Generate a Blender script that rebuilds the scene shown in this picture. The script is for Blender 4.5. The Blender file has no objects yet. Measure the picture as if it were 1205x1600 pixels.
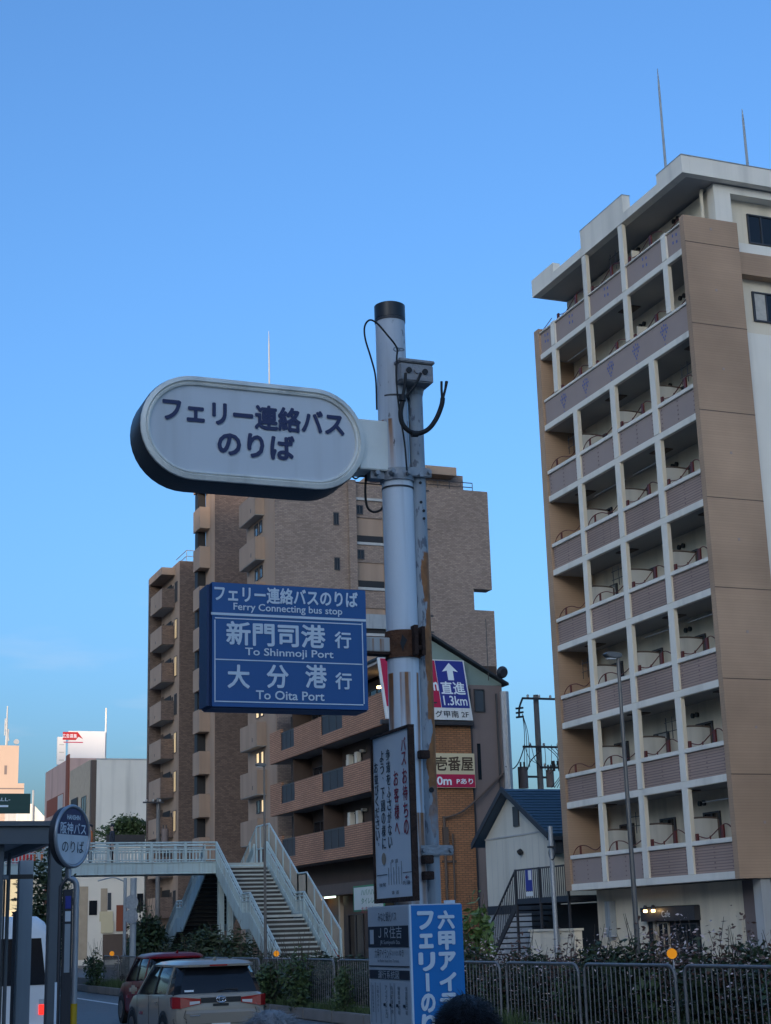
import bpy, bmesh, math, random
from mathutils import Vector, Matrix
random.seed(7)
R = math.radians
SC = bpy.context.scene
COL = SC.collection

# ------------------------------------------------------------------ camera
F_PX, PITCH, ROLL, AZ, CAM_Z = 2427.0, R(15.10), R(1.73), R(21.8), 1.92
CAM = Vector((0, 0, CAM_Z))
_F = Vector((math.sin(AZ)*math.cos(PITCH), math.cos(AZ)*math.cos(PITCH), math.sin(PITCH)))
_R0 = Vector((math.cos(AZ), -math.sin(AZ), 0)); _U0 = _R0.cross(_F)
_R = _R0*math.cos(ROLL) - _U0*math.sin(ROLL); _U = _U0*math.cos(ROLL) + _R0*math.sin(ROLL)
cam_data = bpy.data.cameras.new('camera'); cam = bpy.data.objects.new('camera', cam_data); COL.objects.link(cam)
cam_data.sensor_fit = 'VERTICAL'; cam_data.sensor_height = 36.0; cam_data.lens = 36.0*F_PX/1600.0
cam_data.clip_start = 0.05; cam_data.clip_end = 6000
_m = Matrix((_R, _U, -_F)).transposed().to_4x4(); _m.translation = CAM
cam.matrix_world = _m
SC.camera = cam

# ------------------------------------------------------------------ sky, sun, exposure
SUN_EL, SUN_TO = R(10.0), Vector((-0.6, -0.8, 0))           # low evening sun behind the camera, to the left
w = bpy.data.worlds.new('World'); SC.world = w; w.use_nodes = True
nt = w.node_tree; nt.nodes.clear()
sky = nt.nodes.new('ShaderNodeTexSky'); sky.sky_type = 'NISHITA'; sky.sun_disc = False
sky.sun_elevation = SUN_EL; sky.sun_rotation = math.atan2(SUN_TO.x, SUN_TO.y)
sky.air_density = 1.1; sky.dust_density = 5.0; sky.ozone_density = 5.5; sky.altitude = 0
bg = nt.nodes.new('ShaderNodeBackground'); bg.inputs['Strength'].default_value = 0.15
wo = nt.nodes.new('ShaderNodeOutputWorld')
# a few faint wisps of cloud low over the horizon, all the way round
tcn = nt.nodes.new('ShaderNodeTexCoord'); sxyz = nt.nodes.new('ShaderNodeSeparateXYZ'); nt.links.new(tcn.outputs['Generated'], sxyz.inputs[0])
vsc = nt.nodes.new('ShaderNodeVectorMath'); vsc.operation = 'MULTIPLY'; vsc.inputs[1].default_value = (9, 9, 42); nt.links.new(tcn.outputs['Generated'], vsc.inputs[0])
cn = nt.nodes.new('ShaderNodeTexNoise'); cn.inputs['Scale'].default_value = 1.0; cn.inputs['Detail'].default_value = 6; nt.links.new(vsc.outputs[0], cn.inputs['Vector'])
def _mr(x, a, b, c, d):
    r = nt.nodes.new('ShaderNodeMapRange'); r.interpolation_type = 'SMOOTHSTEP'
    for i, q in enumerate((a, b, c, d)): r.inputs[i+1].default_value = q
    nt.links.new(x, r.inputs[0]); return r.outputs[0]
def _mul(a, b):
    q = nt.nodes.new('ShaderNodeMath'); q.operation = 'MULTIPLY'; nt.links.new(a, q.inputs[0]); nt.links.new(b, q.inputs[1]); return q.outputs[0]
cf = _mul(_mr(cn.outputs['Fac'], .57, .75, 0, .13), _mul(_mr(sxyz.outputs['Z'], .02, .06, 0, 1), _mr(sxyz.outputs['Z'], .14, .24, 1, 0)))
cm = nt.nodes.new('ShaderNodeMix'); cm.data_type = 'RGBA'; cm.inputs[7].default_value = (2.0, 2.05, 2.35, 1)
nt.links.new(cf, cm.inputs[0]); nt.links.new(sky.outputs[0], cm.inputs[6]); nt.links.new(cm.outputs[2], bg.inputs[0]); nt.links.new(bg.outputs[0], wo.inputs[0])
sl = bpy.data.lights.new('sun', 'SUN'); so = bpy.data.objects.new('sun', sl); COL.objects.link(so)
sl.energy = 2.0; sl.angle = R(0.5); sl.color = (1.0, 0.80, 0.62)
_s = Vector((SUN_TO.x*math.cos(SUN_EL), SUN_TO.y*math.cos(SUN_EL), math.sin(SUN_EL)))
so.rotation_euler = (-_s).to_track_quat('-Z', 'Y').to_euler(); so.location = (0, 0, 60)
SC.view_settings.view_transform = 'Standard'; SC.view_settings.look = 'None'
SC.view_settings.exposure = 1.38; SC.view_settings.gamma = 1.0; SC.view_settings.use_curve_mapping = False

# ------------------------------------------------------------------ helpers
def P(x, y, X=None, Y=None, Z=None):
    d = _F*F_PX + _R*(x-602.5) - _U*(y-800)
    t = (X-CAM.x)/d.x if X is not None else (Y-CAM.y)/d.y if Y is not None else (Z-CAM.z)/d.z
    return CAM + d*t

def tag(o, label=None, cat=None, group=None, kind=None):
    if label: o['label'] = label
    if cat: o['category'] = cat
    if group: o['group'] = group
    if kind: o['kind'] = kind
    return o

def thing(name, loc, label, cat, group=None):
    o = bpy.data.objects.new(name, None); COL.objects.link(o); o.location = loc
    o.empty_display_size = 0.2
    return tag(o, label, cat, group)

def org(p):
    v = Vector((0, 0, 0))
    while p is not None:
        v += Vector(p.location); p = p.parent
    return v

class MB:
    def __init__(s): s.v = []; s.f = []
    def add(s, vs, fs):
        n = len(s.v); s.v += [tuple(v) for v in vs]; s.f += [tuple(i+n for i in f) for f in fs]; return s
    def box(s, x0, x1, y0, y1, z0, z1):
        if x0 > x1: x0, x1 = x1, x0
        if y0 > y1: y0, y1 = y1, y0
        if z0 > z1: z0, z1 = z1, z0
        return s.add([(x0,y0,z0),(x1,y0,z0),(x1,y1,z0),(x0,y1,z0),(x0,y0,z1),(x1,y0,z1),(x1,y1,z1),(x0,y1,z1)],
                     [(0,3,2,1),(4,5,6,7),(0,1,5,4),(1,2,6,5),(2,3,7,6),(3,0,4,7)])
    def hexa(s, b, t):
        return s.add(list(b)+list(t), [(0,3,2,1),(4,5,6,7),(0,1,5,4),(1,2,6,5),(2,3,7,6),(3,0,4,7)])
    def prism(s, poly, axis, a0, a1):
        """closed polygon of 2D points extruded along 'x','y' or 'z'"""
        def mk(p, a):
            return (a, p[0], p[1]) if axis == 'x' else (p[0], a, p[1]) if axis == 'y' else (p[0], p[1], a)
        n = len(poly); vs = [mk(p, a0) for p in poly]+[mk(p, a1) for p in poly]
        fs = [tuple(range(n)), tuple(range(2*n-1, n-1, -1))]+[(i, i+n, (i+1) % n+n, (i+1) % n) for i in range(n)]
        return s.add(vs, fs)
    def tube(s, path, r, n=8, cap=True):
        path = [Vector(p) for p in path]; rs = r if isinstance(r, (list, tuple)) else [r]*len(path)
        rings = []; up = None
        for i, p in enumerate(path):
            d = (path[min(i+1, len(path)-1)]-path[max(i-1, 0)]).normalized()
            if up is None: up = Vector((0, 0, 1)) if abs(d.z) < .9 else Vector((1, 0, 0))
            a = d.cross(up).normalized(); b = a.cross(d).normalized(); up = b
            rings.append([p+(a*math.cos(2*math.pi*k/n)+b*math.sin(2*math.pi*k/n))*rs[i] for k in range(n)])
        vs = [v for ring in rings for v in ring]; fs = []
        for i in range(len(rings)-1):
            for k in range(n):
                fs.append((i*n+k, i*n+(k+1) % n, (i+1)*n+(k+1) % n, (i+1)*n+k))
        if cap: fs += [tuple(range(n-1, -1, -1)), tuple(range((len(rings)-1)*n, len(rings)*n))]
        return s.add(vs, fs)
    def cyl(s, c, r, h, n=24, r2=None):
        return s.tube([c, (c[0], c[1], c[2]+h)], [r, r if r2 is None else r2], n)
    def disc(s, c, nrm, r, th, n=20):
        c = Vector(c); nrm = Vector(nrm).normalized()
        return s.tube([c-nrm*th/2, c+nrm*th/2], r, n)
    def quad(s, a, b, c, d): return s.add([a, b, c, d], [(0, 1, 2, 3)])
    def build(s, name, mat, parent=None, bevel=0, smooth=None, fix=True):
        o3 = org(parent)
        me = bpy.data.meshes.new(name)
        me.from_pydata([Vector(v)-o3 for v in s.v], [], s.f)
        if fix:
            bm = bmesh.new(); bm.from_mesh(me); bmesh.ops.recalc_face_normals(bm, faces=bm.faces)
            if bevel: bmesh.ops.bevel(bm, geom=list(bm.edges), offset=bevel, segments=2, affect='EDGES', clamp_overlap=True)
            bm.to_mesh(me); bm.free()
        if smooth:
            for p in me.polygons: p.use_smooth = True
            me.set_sharp_from_angle(angle=R(smooth))
        if mat: me.materials.append(MAT[mat])
        o = bpy.data.objects.new(name, me); COL.objects.link(o); o.parent = parent
        return o

def box(name, mat, parent, *a, bevel=0): return MB().box(*a).build(name, mat, parent, bevel)
def arc(c, r, a0, a1, n, ax=Vector((1,0,0)), ay=Vector((0,0,1))):
    c = Vector(c); return [c+ax*r*math.cos(a0+(a1-a0)*i/n)+ay*r*math.sin(a0+(a1-a0)*i/n) for i in range(n+1)]
def bez(pts, n=24):
    """Catmull-Rom through points"""
    pts = [Vector(p) for p in pts]; q = [pts[0]*2-pts[1]]+pts+[pts[-1]*2-pts[-2]]; out = []
    m = max(2, n//(len(pts)-1))
    for i in range(1, len(q)-2):
        for k in range(m):
            t = k/m; a, b, c, d = q[i-1], q[i], q[i+1], q[i+2]
            out.append(.5*((2*b)+(c-a)*t+(2*a-5*b+4*c-d)*t*t+(3*b-a-3*c+d)*t**3))
    return out+[pts[-1]]

# ------------------------------------------------------------------ materials
MAT = {}
def mat(name, col, rough=.6, var=.12, scale=3.0, bump=0.0, bscale=40.0, metal=0.0, spec=.5, emit=None, est=0, stain=None, streak=0, alpha=None, trans=0):
    m = bpy.data.materials.new(name); m.use_nodes = True; MAT[name] = m
    n = m.node_tree.nodes; l = m.node_tree.links; b = n['Principled BSDF']
    b.inputs['Roughness'].default_value = rough; b.inputs['Metallic'].default_value = metal
    b.inputs['Specular IOR Level'].default_value = spec
    geo = n.new('ShaderNodeNewGeometry')
    nz = n.new('ShaderNodeTexNoise'); nz.inputs['Scale'].default_value = scale; nz.inputs['Detail'].default_value = 6
    l.new(geo.outputs['Position'], nz.inputs['Vector'])
    mx = n.new('ShaderNodeMix'); mx.data_type = 'RGBA'
    c = Vector(col[:3]); mx.inputs[6].default_value = (*[max(0, x*(1-var)) for x in c], 1); mx.inputs[7].default_value = (*[min(1, x*(1+var)) for x in c], 1)
    l.new(nz.outputs['Fac'], mx.inputs[0]); out = mx.outputs[2]
    if streak:        # vertical dirt runs
        mp = n.new('ShaderNodeVectorMath'); mp.operation = 'MULTIPLY'; mp.inputs[1].default_value = (streak, streak, streak*.06)
        l.new(geo.outputs['Position'], mp.inputs[0])
        n2 = n.new('ShaderNodeTexNoise'); n2.inputs['Scale'].default_value = 1; n2.inputs['Detail'].default_value = 4; l.new(mp.outputs[0], n2.inputs['Vector'])
        rp = n.new('ShaderNodeMapRange'); rp.inputs[1].default_value = .5; rp.inputs[2].default_value = .75; rp.inputs[3].default_value = 0; rp.inputs[4].default_value = .45
        l.new(n2.outputs['Fac'], rp.inputs[0])
        m2 = n.new('ShaderNodeMix'); m2.data_type = 'RGBA'; st = stain or tuple(x*.45 for x in col[:3]); m2.inputs[7].default_value = (*st, 1)
        l.new(rp.outputs[0], m2.inputs[0]); l.new(out, m2.inputs[6]); out = m2.outputs[2]
    l.new(out, b.inputs['Base Color'])
    if bump:
        nb = n.new('ShaderNodeTexNoise'); nb.inputs['Scale'].default_value = bscale; nb.inputs['Detail'].default_value = 5; l.new(geo.outputs['Position'], nb.inputs['Vector'])
        bp = n.new('ShaderNodeBump'); bp.inputs['Strength'].default_value = bump; bp.inputs['Distance'].default_value = .02
        l.new(nb.outputs['Fac'], bp.inputs['Height']); l.new(bp.outputs[0], b.inputs['Normal'])
    if emit: b.inputs['Emission Color'].default_value = (*emit, 1); b.inputs['Emission Strength'].default_value = est
    if trans: b.inputs['Transmission Weight'].default_value = trans; b.inputs['IOR'].default_value = 1.1
    return m

def brickmat(name, c1, c2, mortar, bw, bh, ms=.012, rough=.75, offset=.5, bump=.5, var=.25):
    m = bpy.data.materials.new(name); m.use_nodes = True; MAT[name] = m
    n = m.node_tree.nodes; l = m.node_tree.links; b = n['Principled BSDF']; b.inputs['Roughness'].default_value = rough
    geo = n.new('ShaderNodeNewGeometry'); sp = n.new('ShaderNodeSeparateXYZ'); l.new(geo.outputs['Position'], sp.inputs[0])
    ad = n.new('ShaderNodeMath'); l.new(sp.outputs['X'], ad.inputs[0]); l.new(sp.outputs['Y'], ad.inputs[1])
    cb = n.new('ShaderNodeCombineXYZ'); l.new(ad.outputs[0], cb.inputs[0]); l.new(sp.outputs['Z'], cb.inputs[1])
    bt = n.new('ShaderNodeTexBrick'); bt.inputs['Scale'].default_value = 1; bt.inputs['Brick Width'].default_value = bw; bt.inputs['Row Height'].default_value = bh
    bt.inputs['Mortar Size'].default_value = ms; bt.inputs['Mortar Smooth'].default_value = .2; bt.offset = offset
    bt.inputs['Color1'].default_value = (*c1, 1); bt.inputs['Color2'].default_value = (*c2, 1); bt.inputs['Mortar'].default_value = (*mortar, 1)
    l.new(cb.outputs[0], bt.inputs['Vector'])
    nz = n.new('ShaderNodeTexNoise'); nz.inputs['Scale'].default_value = .35; nz.inputs['Detail'].default_value = 5; l.new(geo.outputs['Position'], nz.inputs['Vector'])
    mr = n.new('ShaderNodeMapRange'); mr.inputs[1].default_value = .25; mr.inputs[2].default_value = .75; mr.inputs[3].default_value = 1-var; mr.inputs[4].default_value = 1+var*.4
    l.new(nz.outputs['Fac'], mr.inputs[0])
    vm = n.new('ShaderNodeVectorMath'); vm.operation = 'SCALE'; l.new(bt.outputs['Color'], vm.inputs[0]); l.new(mr.outputs[0], vm.inputs['Scale'])
    l.new(vm.outputs[0], b.inputs['Base Color'])
    bp = n.new('ShaderNodeBump'); bp.inputs['Strength'].default_value = bump; bp.inputs['Distance'].default_value = .015; bp.invert = True
    l.new(bt.outputs['Fac'], bp.inputs['Height']); l.new(bp.outputs[0], b.inputs['Normal'])
    return m

def polemat(name, base, rust_zones, chips=0.0, chip_col=(.12,.12,.13), side=None):
    """painted steel with rust: rust_zones = [(z_top, length, strength)] runs below fittings; chips = share of flaked paint"""
    m = bpy.data.materials.new(name); m.use_nodes = True; MAT[name] = m
    n = m.node_tree.nodes; l = m.node_tree.links; b = n['Principled BSDF']; b.inputs['Roughness'].default_value = .5
    geo = n.new('ShaderNodeNewGeometry'); sp = n.new('ShaderNodeSeparateXYZ'); l.new(geo.outputs['Position'], sp.inputs[0])
    def noise(sx, sz, detail=5):
        vm = n.new('ShaderNodeVectorMath'); vm.operation = 'MULTIPLY'; vm.inputs[1].default_value = (sx, sx, sz); l.new(geo.outputs['Position'], vm.inputs[0])
        t = n.new('ShaderNodeTexNoise'); t.inputs['Scale'].default_value = 1; t.inputs['Detail'].default_value = detail; l.new(vm.outputs[0], t.inputs['Vector']); return t.outputs['Fac']
    def rng(x, a, b2, c, d):
        r = n.new('ShaderNodeMapRange'); r.inputs[1].default_value = a; r.inputs[2].default_value = b2; r.inputs[3].default_value = c; r.inputs[4].default_value = d; l.new(x, r.inputs[0]); return r.outputs[0]
    def math_(op, a, b2):
        q = n.new('ShaderNodeMath'); q.operation = op
        for i, x in enumerate((a, b2)):
            if isinstance(x, (int, float)): q.inputs[i].default_value = x
            else: l.new(x, q.inputs[i])
        return q.outputs[0]
    def mix(f, a, b2):
        q = n.new('ShaderNodeMix'); q.data_type = 'RGBA'; l.new(f, q.inputs[0])
        for i, x in ((6, a), (7, b2)):
            if isinstance(x, tuple): q.inputs[i].default_value = (*x, 1)
            else: l.new(x, q.inputs[i])
        return q.outputs[2]
    col = mix(noise(3, 1.2), tuple(x*.88 for x in base), base)
    col = mix(rng(noise(26, 1.1), .52, .75, 0, .55), col, tuple(x*.55 for x in base))
    if chips:
        ch = rng(noise(38, 13, 8), 1-chips-.03, 1-chips+.03, 0, 1); col = mix(ch, col, chip_col)
    rust = mix(noise(45, 30, 6), (.13,.045,.014), (.52,.21,.055))
    for zt, ln, st in rust_zones:
        fall = rng(sp.outputs['Z'], zt-ln, zt, 0, 1); below = rng(sp.outputs['Z'], zt, zt+.004, 1, 0)
        f = math_('MULTIPLY', math_('MULTIPLY', fall, below), rng(noise(30, 1.0, 6), .62-st*.25, .72-st*.2, 0, 1))
        col = mix(f, col, rust)
    if side:          # one flank eaten by rust between two heights: (x at which it starts, z low, z high)
        xs = math_('ADD', sp.outputs['X'], rng(noise(22, 7, 7), .3, .7, -.022, .022))
        f = math_('MULTIPLY', rng(xs, side[0]-.002, side[0]+.002, 0, 1), math_('MULTIPLY', rng(math_('ADD', sp.outputs['Z'], rng(noise(30, 30), .3, .7, -.06, .06)), side[1], side[1]+.3, 0, 1), rng(sp.outputs['Z'], side[2]-.01, side[2], 1, 0)))
        col = mix(f, col, rust)
    l.new(col, b.inputs['Base Color'])
    bp = n.new('ShaderNodeBump'); bp.inputs['Strength'].default_value = .25; bp.inputs['Distance'].default_value = .004; l.new(noise(60, 40), bp.inputs['Height']); l.new(bp.outputs[0], b.inputs['Normal'])
    return m

mat('asphalt', (.085,.09,.095), .55, .25, 1.2, .4, 90)
mat('paving', (.20,.19,.18), .85, .2, 1.0, .3, 60)
mat('kerb', (.20,.19,.18), .85, .3, 2.0, .3, 40)
mat('soil', (.05,.04,.03), .95, .4, 2, .6, 20)
mat('road_paint', (.62,.62,.60), .7, .25, 3)
mat('blocker_ridge_green', (.05,.07,.04), .95, .4, .02)
mat('cream_render', (.70,.61,.47), .8, .10, .8, .15, 30, streak=1.6)
mat('white_render', (.75,.70,.61), .8, .08, .6, .1, 30, streak=1.2)
mat('grey_render', (.42,.42,.41), .8, .12, .7, .1, 30, streak=1.4)
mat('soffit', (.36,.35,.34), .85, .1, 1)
mat('beige_stucco', (.35,.25,.185), .85, .1, .6, .3, 25, streak=1.0)
mat('mauve_panel', (.33,.255,.225), .75, .08, 1.5, .1, 30)
brickmat('mauve_tile', (.39,.27,.22), (.35,.245,.20), (.23,.165,.135), 6, .085, .016, bump=.4, offset=0)
brickmat('fin_tile', (.43,.285,.185), (.41,.27,.175), (.37,.245,.16), 8, .085, .010, bump=.15, offset=0, var=.3)
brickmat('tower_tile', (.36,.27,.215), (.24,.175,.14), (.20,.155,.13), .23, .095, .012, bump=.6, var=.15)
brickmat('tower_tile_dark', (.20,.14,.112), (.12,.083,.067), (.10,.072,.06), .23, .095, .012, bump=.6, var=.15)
brickmat('brown_tile', (.52,.26,.15), (.42,.21,.12), (.21,.11,.07), .6, .105, .022, bump=.7)
brickmat('orange_brick', (.40,.175,.075), (.30,.135,.06), (.15,.08,.045), .3, .1, .016, bump=.6)
mat('dark_brown', (.10,.07,.055), .7, .2, 2)
mat('crest_blue', (.10,.12,.30), .6, .1, 5)
mat('stud_red', (.20,.13,.12), .6, .1, 5)
mat('divider_grey', (.50,.48,.43), .7, .1, 2, streak=3)
mat('rail_red', (.11,.020,.015), .5, .2, 5)
mat('dark_metal', (.035,.035,.04), .45, .2, 5)
mat('black', (.012,.012,.014), .6, .2, 5)
mat('black_plastic', (.018,.018,.02), .35, .2, 8)
mat('rubber', (.012,.012,.012), .7, .2, 20)
mat('rim_steel', (.84,.81,.72), .45, .12, 6, .1, 60, metal=.3, streak=8)
mat('case_dark', (.09,.09,.09), .4, .25, 6, .1, 60, metal=.4)
mat('fence_grey', (.17,.175,.18), .5, .3, 12, .2, 60, metal=.3, streak=10)
mat('lamp_steel', (.16,.15,.14), .4, .2, 5, metal=.5)
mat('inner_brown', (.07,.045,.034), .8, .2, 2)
mat('steel', (.42,.43,.45), .42, .15, 6, .1, 60, metal=.7, streak=8)
mat('galv', (.34,.36,.38), .5, .3, 14, .3, 80, metal=.5, streak=12)
mat('zinc_box', (.33,.32,.32), .55, .2, 12, .2, 80, metal=.3, streak=10)
mat('grey_paint', (.30,.33,.35), .5, .12, 3, streak=6)
mat('shelter_grey', (.12,.135,.145), .45, .12, 3)
mat('concrete', (.16,.155,.15), .85, .2, 2, .3, 40, streak=3)
mat('bridge_paint', (.42,.52,.52), .55, .12, 1.2, .1, 30, stain=(.22,.14,.09), streak=7)
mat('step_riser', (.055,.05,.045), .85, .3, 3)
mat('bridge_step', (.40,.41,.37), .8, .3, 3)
mat('glass_dark', (.012,.015,.02), .07, .1, 1, spec=.35)
mat('glass_window', (.06,.07,.085), .08, .15, .6, spec=.9)
mat('glass_shelter', (.75,.8,.82), .03, 0, 1, trans=.96)
mat('smoked_panel', (.030,.030,.036), .55, .2, 1)
mat('curtain', (.42,.40,.36), .9, .3, 8)
mat('window_lit', (.8,.6,.35), .7, .2, 4, emit=(1.0,.72,.38), est=.35)
mat('bulb', (1,.8,.5), .4, 0, 1, emit=(1.0,.62,.25), est=5)
mat('tube_lamp', (.9,1,.95), .4, 0, 1, emit=(.75,1.0,.85), est=1.2)
mat('tail_lit', (.5,.01,.01), .3, 0, 1, emit=(1.0,.03,.02), est=.6)
mat('tail_red', (.30,.010,.012), .12, .1, 3, spec=.8)
mat('lamp_clear', (.55,.55,.56), .12, .1, 3, spec=.8)
mat('chrome', (.75,.76,.78), .12, .05, 3, metal=1)
mat('sign_navy', (.055,.06,.13), .45, .08, 3)
mat('navy_print', (.020,.030,.105), .5, .05, 3)
mat('sign_white', (.70,.72,.73), .4, .06, 1.5, streak=9.0, stain=(.50,.50,.48))
mat('sign_blue', (.003,.095,.31), .35, .07, 1.5)
mat('sign_blue_side', (.012,.045,.14), .45, .12, 3)
mat('print_white', (.74,.82,.88), .5, .05, 2)
mat('totem_blue', (.001,.20,.56), .4, .05, 1.5)
mat('totem_grey', (.60,.63,.65), .45, .08, 2)
mat('board_white', (.80,.85,.88), .45, .08, 2)
mat('print_red', (.36,.02,.05), .5, .1, 3)
mat('print_black', (.02,.025,.04), .5, .1, 3)
mat('print_crimson', (.42,.012,.065), .5, .06, 2)
mat('print_royal', (.022,.035,.26), .5, .06, 2)
mat('sign_cream', (.60,.52,.34), .6, .06, 2)
mat('print_brown', (.06,.035,.02), .6, .1, 3)
mat('rust', (.13,.055,.025), .85, .7, 25, .6, 60)
mat('rust_dark', (.045,.022,.014), .9, .6, 30, .6, 60)
mat('orange_reflector', (.85,.30,.005), .35, .05, 4, emit=(1,.32,.0), est=.12)
mat('green_sign', (.012,.055,.045), .5, .1, 2)
mat('siding', (.58,.55,.47), .75, .08, .8, streak=1.5)
mat('roof_blue', (.025,.06,.105), .5, .2, 2, .1, 20)
mat('roof_dark', (.025,.03,.04), .6, .2, 3)
mat('gable_green', (.20,.27,.25), .8, .1, 2)
mat('brown_render', (.19,.15,.14), .85, .1, .8, .1, 30, streak=1.2)
mat('pink_render', (.50,.33,.28), .85, .1, .5, streak=1)
mat('rust_red_wall', (.22,.06,.03), .8, .1, 1)
mat('peach_render', (.50,.36,.27), .85, .05, .3)
mat('billboard', (.62,.62,.62), .7, .05, .5)
mat('wood_beige', (.42,.34,.25), .8, .2, 2)
mat('car_beige', (.30,.265,.215), .3, .04, 1, spec=.5)
mat('car_red', (.17,.008,.014), .3, .05, 1, spec=.2)
mat('van_white', (.78,.78,.77), .3, .03, 1, spec=.6)
mat('skin', (.50,.33,.25), .55, .08, 8)
mat('hair_black', (.010,.010,.013), .5, .4, 60, .5, 200)
mat('hair_grey', (.34,.32,.31), .6, .3, 60, .5, 200)
mat('cloth_navy', (.03,.035,.05), .9, .2, 20)
mat('cloth_white', (.5,.5,.5), .9, .1, 20)
mat('cloth_orange', (.45,.14,.05), .9, .1, 20)
mat('cloth_grey', (.10,.10,.11), .9, .2, 20)
mat('leaf_dark', (.030,.050,.020), .6, .5, 4)
mat('leaf_mid', (.055,.090,.028), .6, .5, 4)
mat('leaf_bright', (.10,.16,.04), .6, .4, 4)
mat('leaf_red', (.10,.05,.035), .6, .5, 4)
mat('petal', (.58,.47,.46), .7, .3, 9)
mat('bark', (.07,.055,.04), .9, .3, 10, .5, 40)
mat('vending_red', (.42,.012,.012), .4, .1, 2)
mat('banner', (.62,.66,.62), .7, .05, 2)
mat('print_green', (.04,.22,.11), .6, .1, 3)
mat('yellow_paint', (.55,.34,.01), .5, .1, 3)
for _n in ('car_beige', 'van_white'):
    _b = MAT[_n].node_tree.nodes['Principled BSDF']; _b.inputs['Coat Weight'].default_value = .35; _b.inputs['Coat Roughness'].default_value = .04
polemat('white_pole', (.80,.87,.92), [(3.045, 1.5, .70), (2.42, .9, 1.15)], chips=.0)
polemat('white_pole_top', (.62,.66,.70), [(4.25, .35, .5)], chips=.31)
polemat('peeling_pole', (.36,.41,.45), [(3.1, 1.1, .4)], chips=.40, chip_col=(.15,.17,.20), side=(2.757, 2.25, 3.62))
polemat('rusty_arm', (.55,.54,.50), [(3.2, .16, .55)], chips=.3, chip_col=(.10,.04,.02))

# ------------------------------------------------------------------ lettering (flat print)
_tc = {}
def glyphs(s, bold=0.0):
    """outline of the text as (x, y, layer) points; bold thickens the strokes by overlaying shifted copies"""
    k = (s, bold)
    if k in _tc: return _tc[k]
    cu = bpy.data.curves.new('t', 'FONT'); cu.body = s; cu.size = 1; cu.resolution_u = 3; cu.fill_mode = 'FRONT'
    o = bpy.data.objects.new('t', cu); COL.objects.link(o)
    dg = bpy.context.evaluated_depsgraph_get(); me = bpy.data.meshes.new_from_object(o.evaluated_get(dg))
    vs0 = [(v.co.x, v.co.y) for v in me.vertices]; fs0 = [tuple(p.vertices) for p in me.polygons]
    bpy.data.objects.remove(o); bpy.data.curves.remove(cu); bpy.data.meshes.remove(me)
    vs, fs = [], []
    offs = [(0, 0)]+([(bold*math.cos(R(a)), bold*math.sin(R(a))) for a in range(0, 360, 45)] if bold else [])
    for i, (dx, dy) in enumerate(offs):
        n = len(vs); vs += [(x+dx, y+dy, i) for x, y in vs0]; fs += [tuple(q+n for q in f) for f in fs0]
    _tc[k] = (vs, fs); return _tc[k]

def lettering(s, matn, parent, o, ux, uz, w=None, h=None, bold=.0, name='lettering', mb=None):
    """prints s centred on o; ux/uz are the unit right and up vectors of the face; w,h = size in metres (one may be None)"""
    vs, fs = glyphs(s, bold)
    x0 = min(v[0] for v in vs); x1 = max(v[0] for v in vs); y0 = min(v[1] for v in vs); y1 = max(v[1] for v in vs)
    sx = w/(x1-x0) if w else None; sy = h/(y1-y0) if h else None
    sx = sx or sy; sy = sy or sx
    m = mb or MB(); o = Vector(o)
    nn = ux.cross(uz)*.00012; m.add([o+ux*((x-(x0+x1)/2)*sx)+uz*((y-(y0+y1)/2)*sy)+nn*q for x, y, q in vs], fs)
    if mb is None: return m.build(name, matn, parent, fix=False)

def column(chars, matn, parent, top, ux, uz, cell, w, bold=.0, name='lettering'):
    """vertical writing: chars stacked downward from 'top' (centre of the column's top edge)"""
    m = MB(); top = Vector(top)
    for i, c in enumerate(chars):
        ctr = top-uz*(cell*(i+.5))
        if c == ' ': continue
        if c == 'ー':
            a = ctr; t = w*.11; hh = cell*.40
            m.quad(a-ux*t/2-uz*hh, a+ux*t/2-uz*hh, a+ux*t/2+uz*hh, a-ux*t/2+uz*hh); continue
        vs, fs = glyphs(c, bold)
        if not vs: continue
        if c in '、。': s = w*.9; m.add([ctr+ux*((x-.1)*s+w*.1)+uz*(y*s+cell*.15) for x, y, q in vs], fs); continue
        x0 = min(v[0] for v in vs); x1 = max(v[0] for v in vs); y0 = min(v[1] for v in vs); y1 = max(v[1] for v in vs)
        s = min(w/max(x1-x0, .55), cell*.92/max(y1-y0, .55)); sw = w/max(x1-x0, .6); s2 = min(cell*.9/max(y1-y0, .6), s*1.5)
        nn = ux.cross(uz)*.00012; m.add([ctr+ux*((x-(x0+x1)/2)*min(sw, s*1.4))+uz*((y-(y0+y1)/2)*s2)+nn*q for x, y, q in vs], fs)
    return m.build(name, matn, parent, fix=False)
UX, UY, UZ = Vector((1,0,0)), Vector((0,1,0)), Vector((0,0,1))
ordinals = ['first', 'second', 'third', 'fourth', 'fifth', 'sixth', 'seventh', 'eighth']
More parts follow.
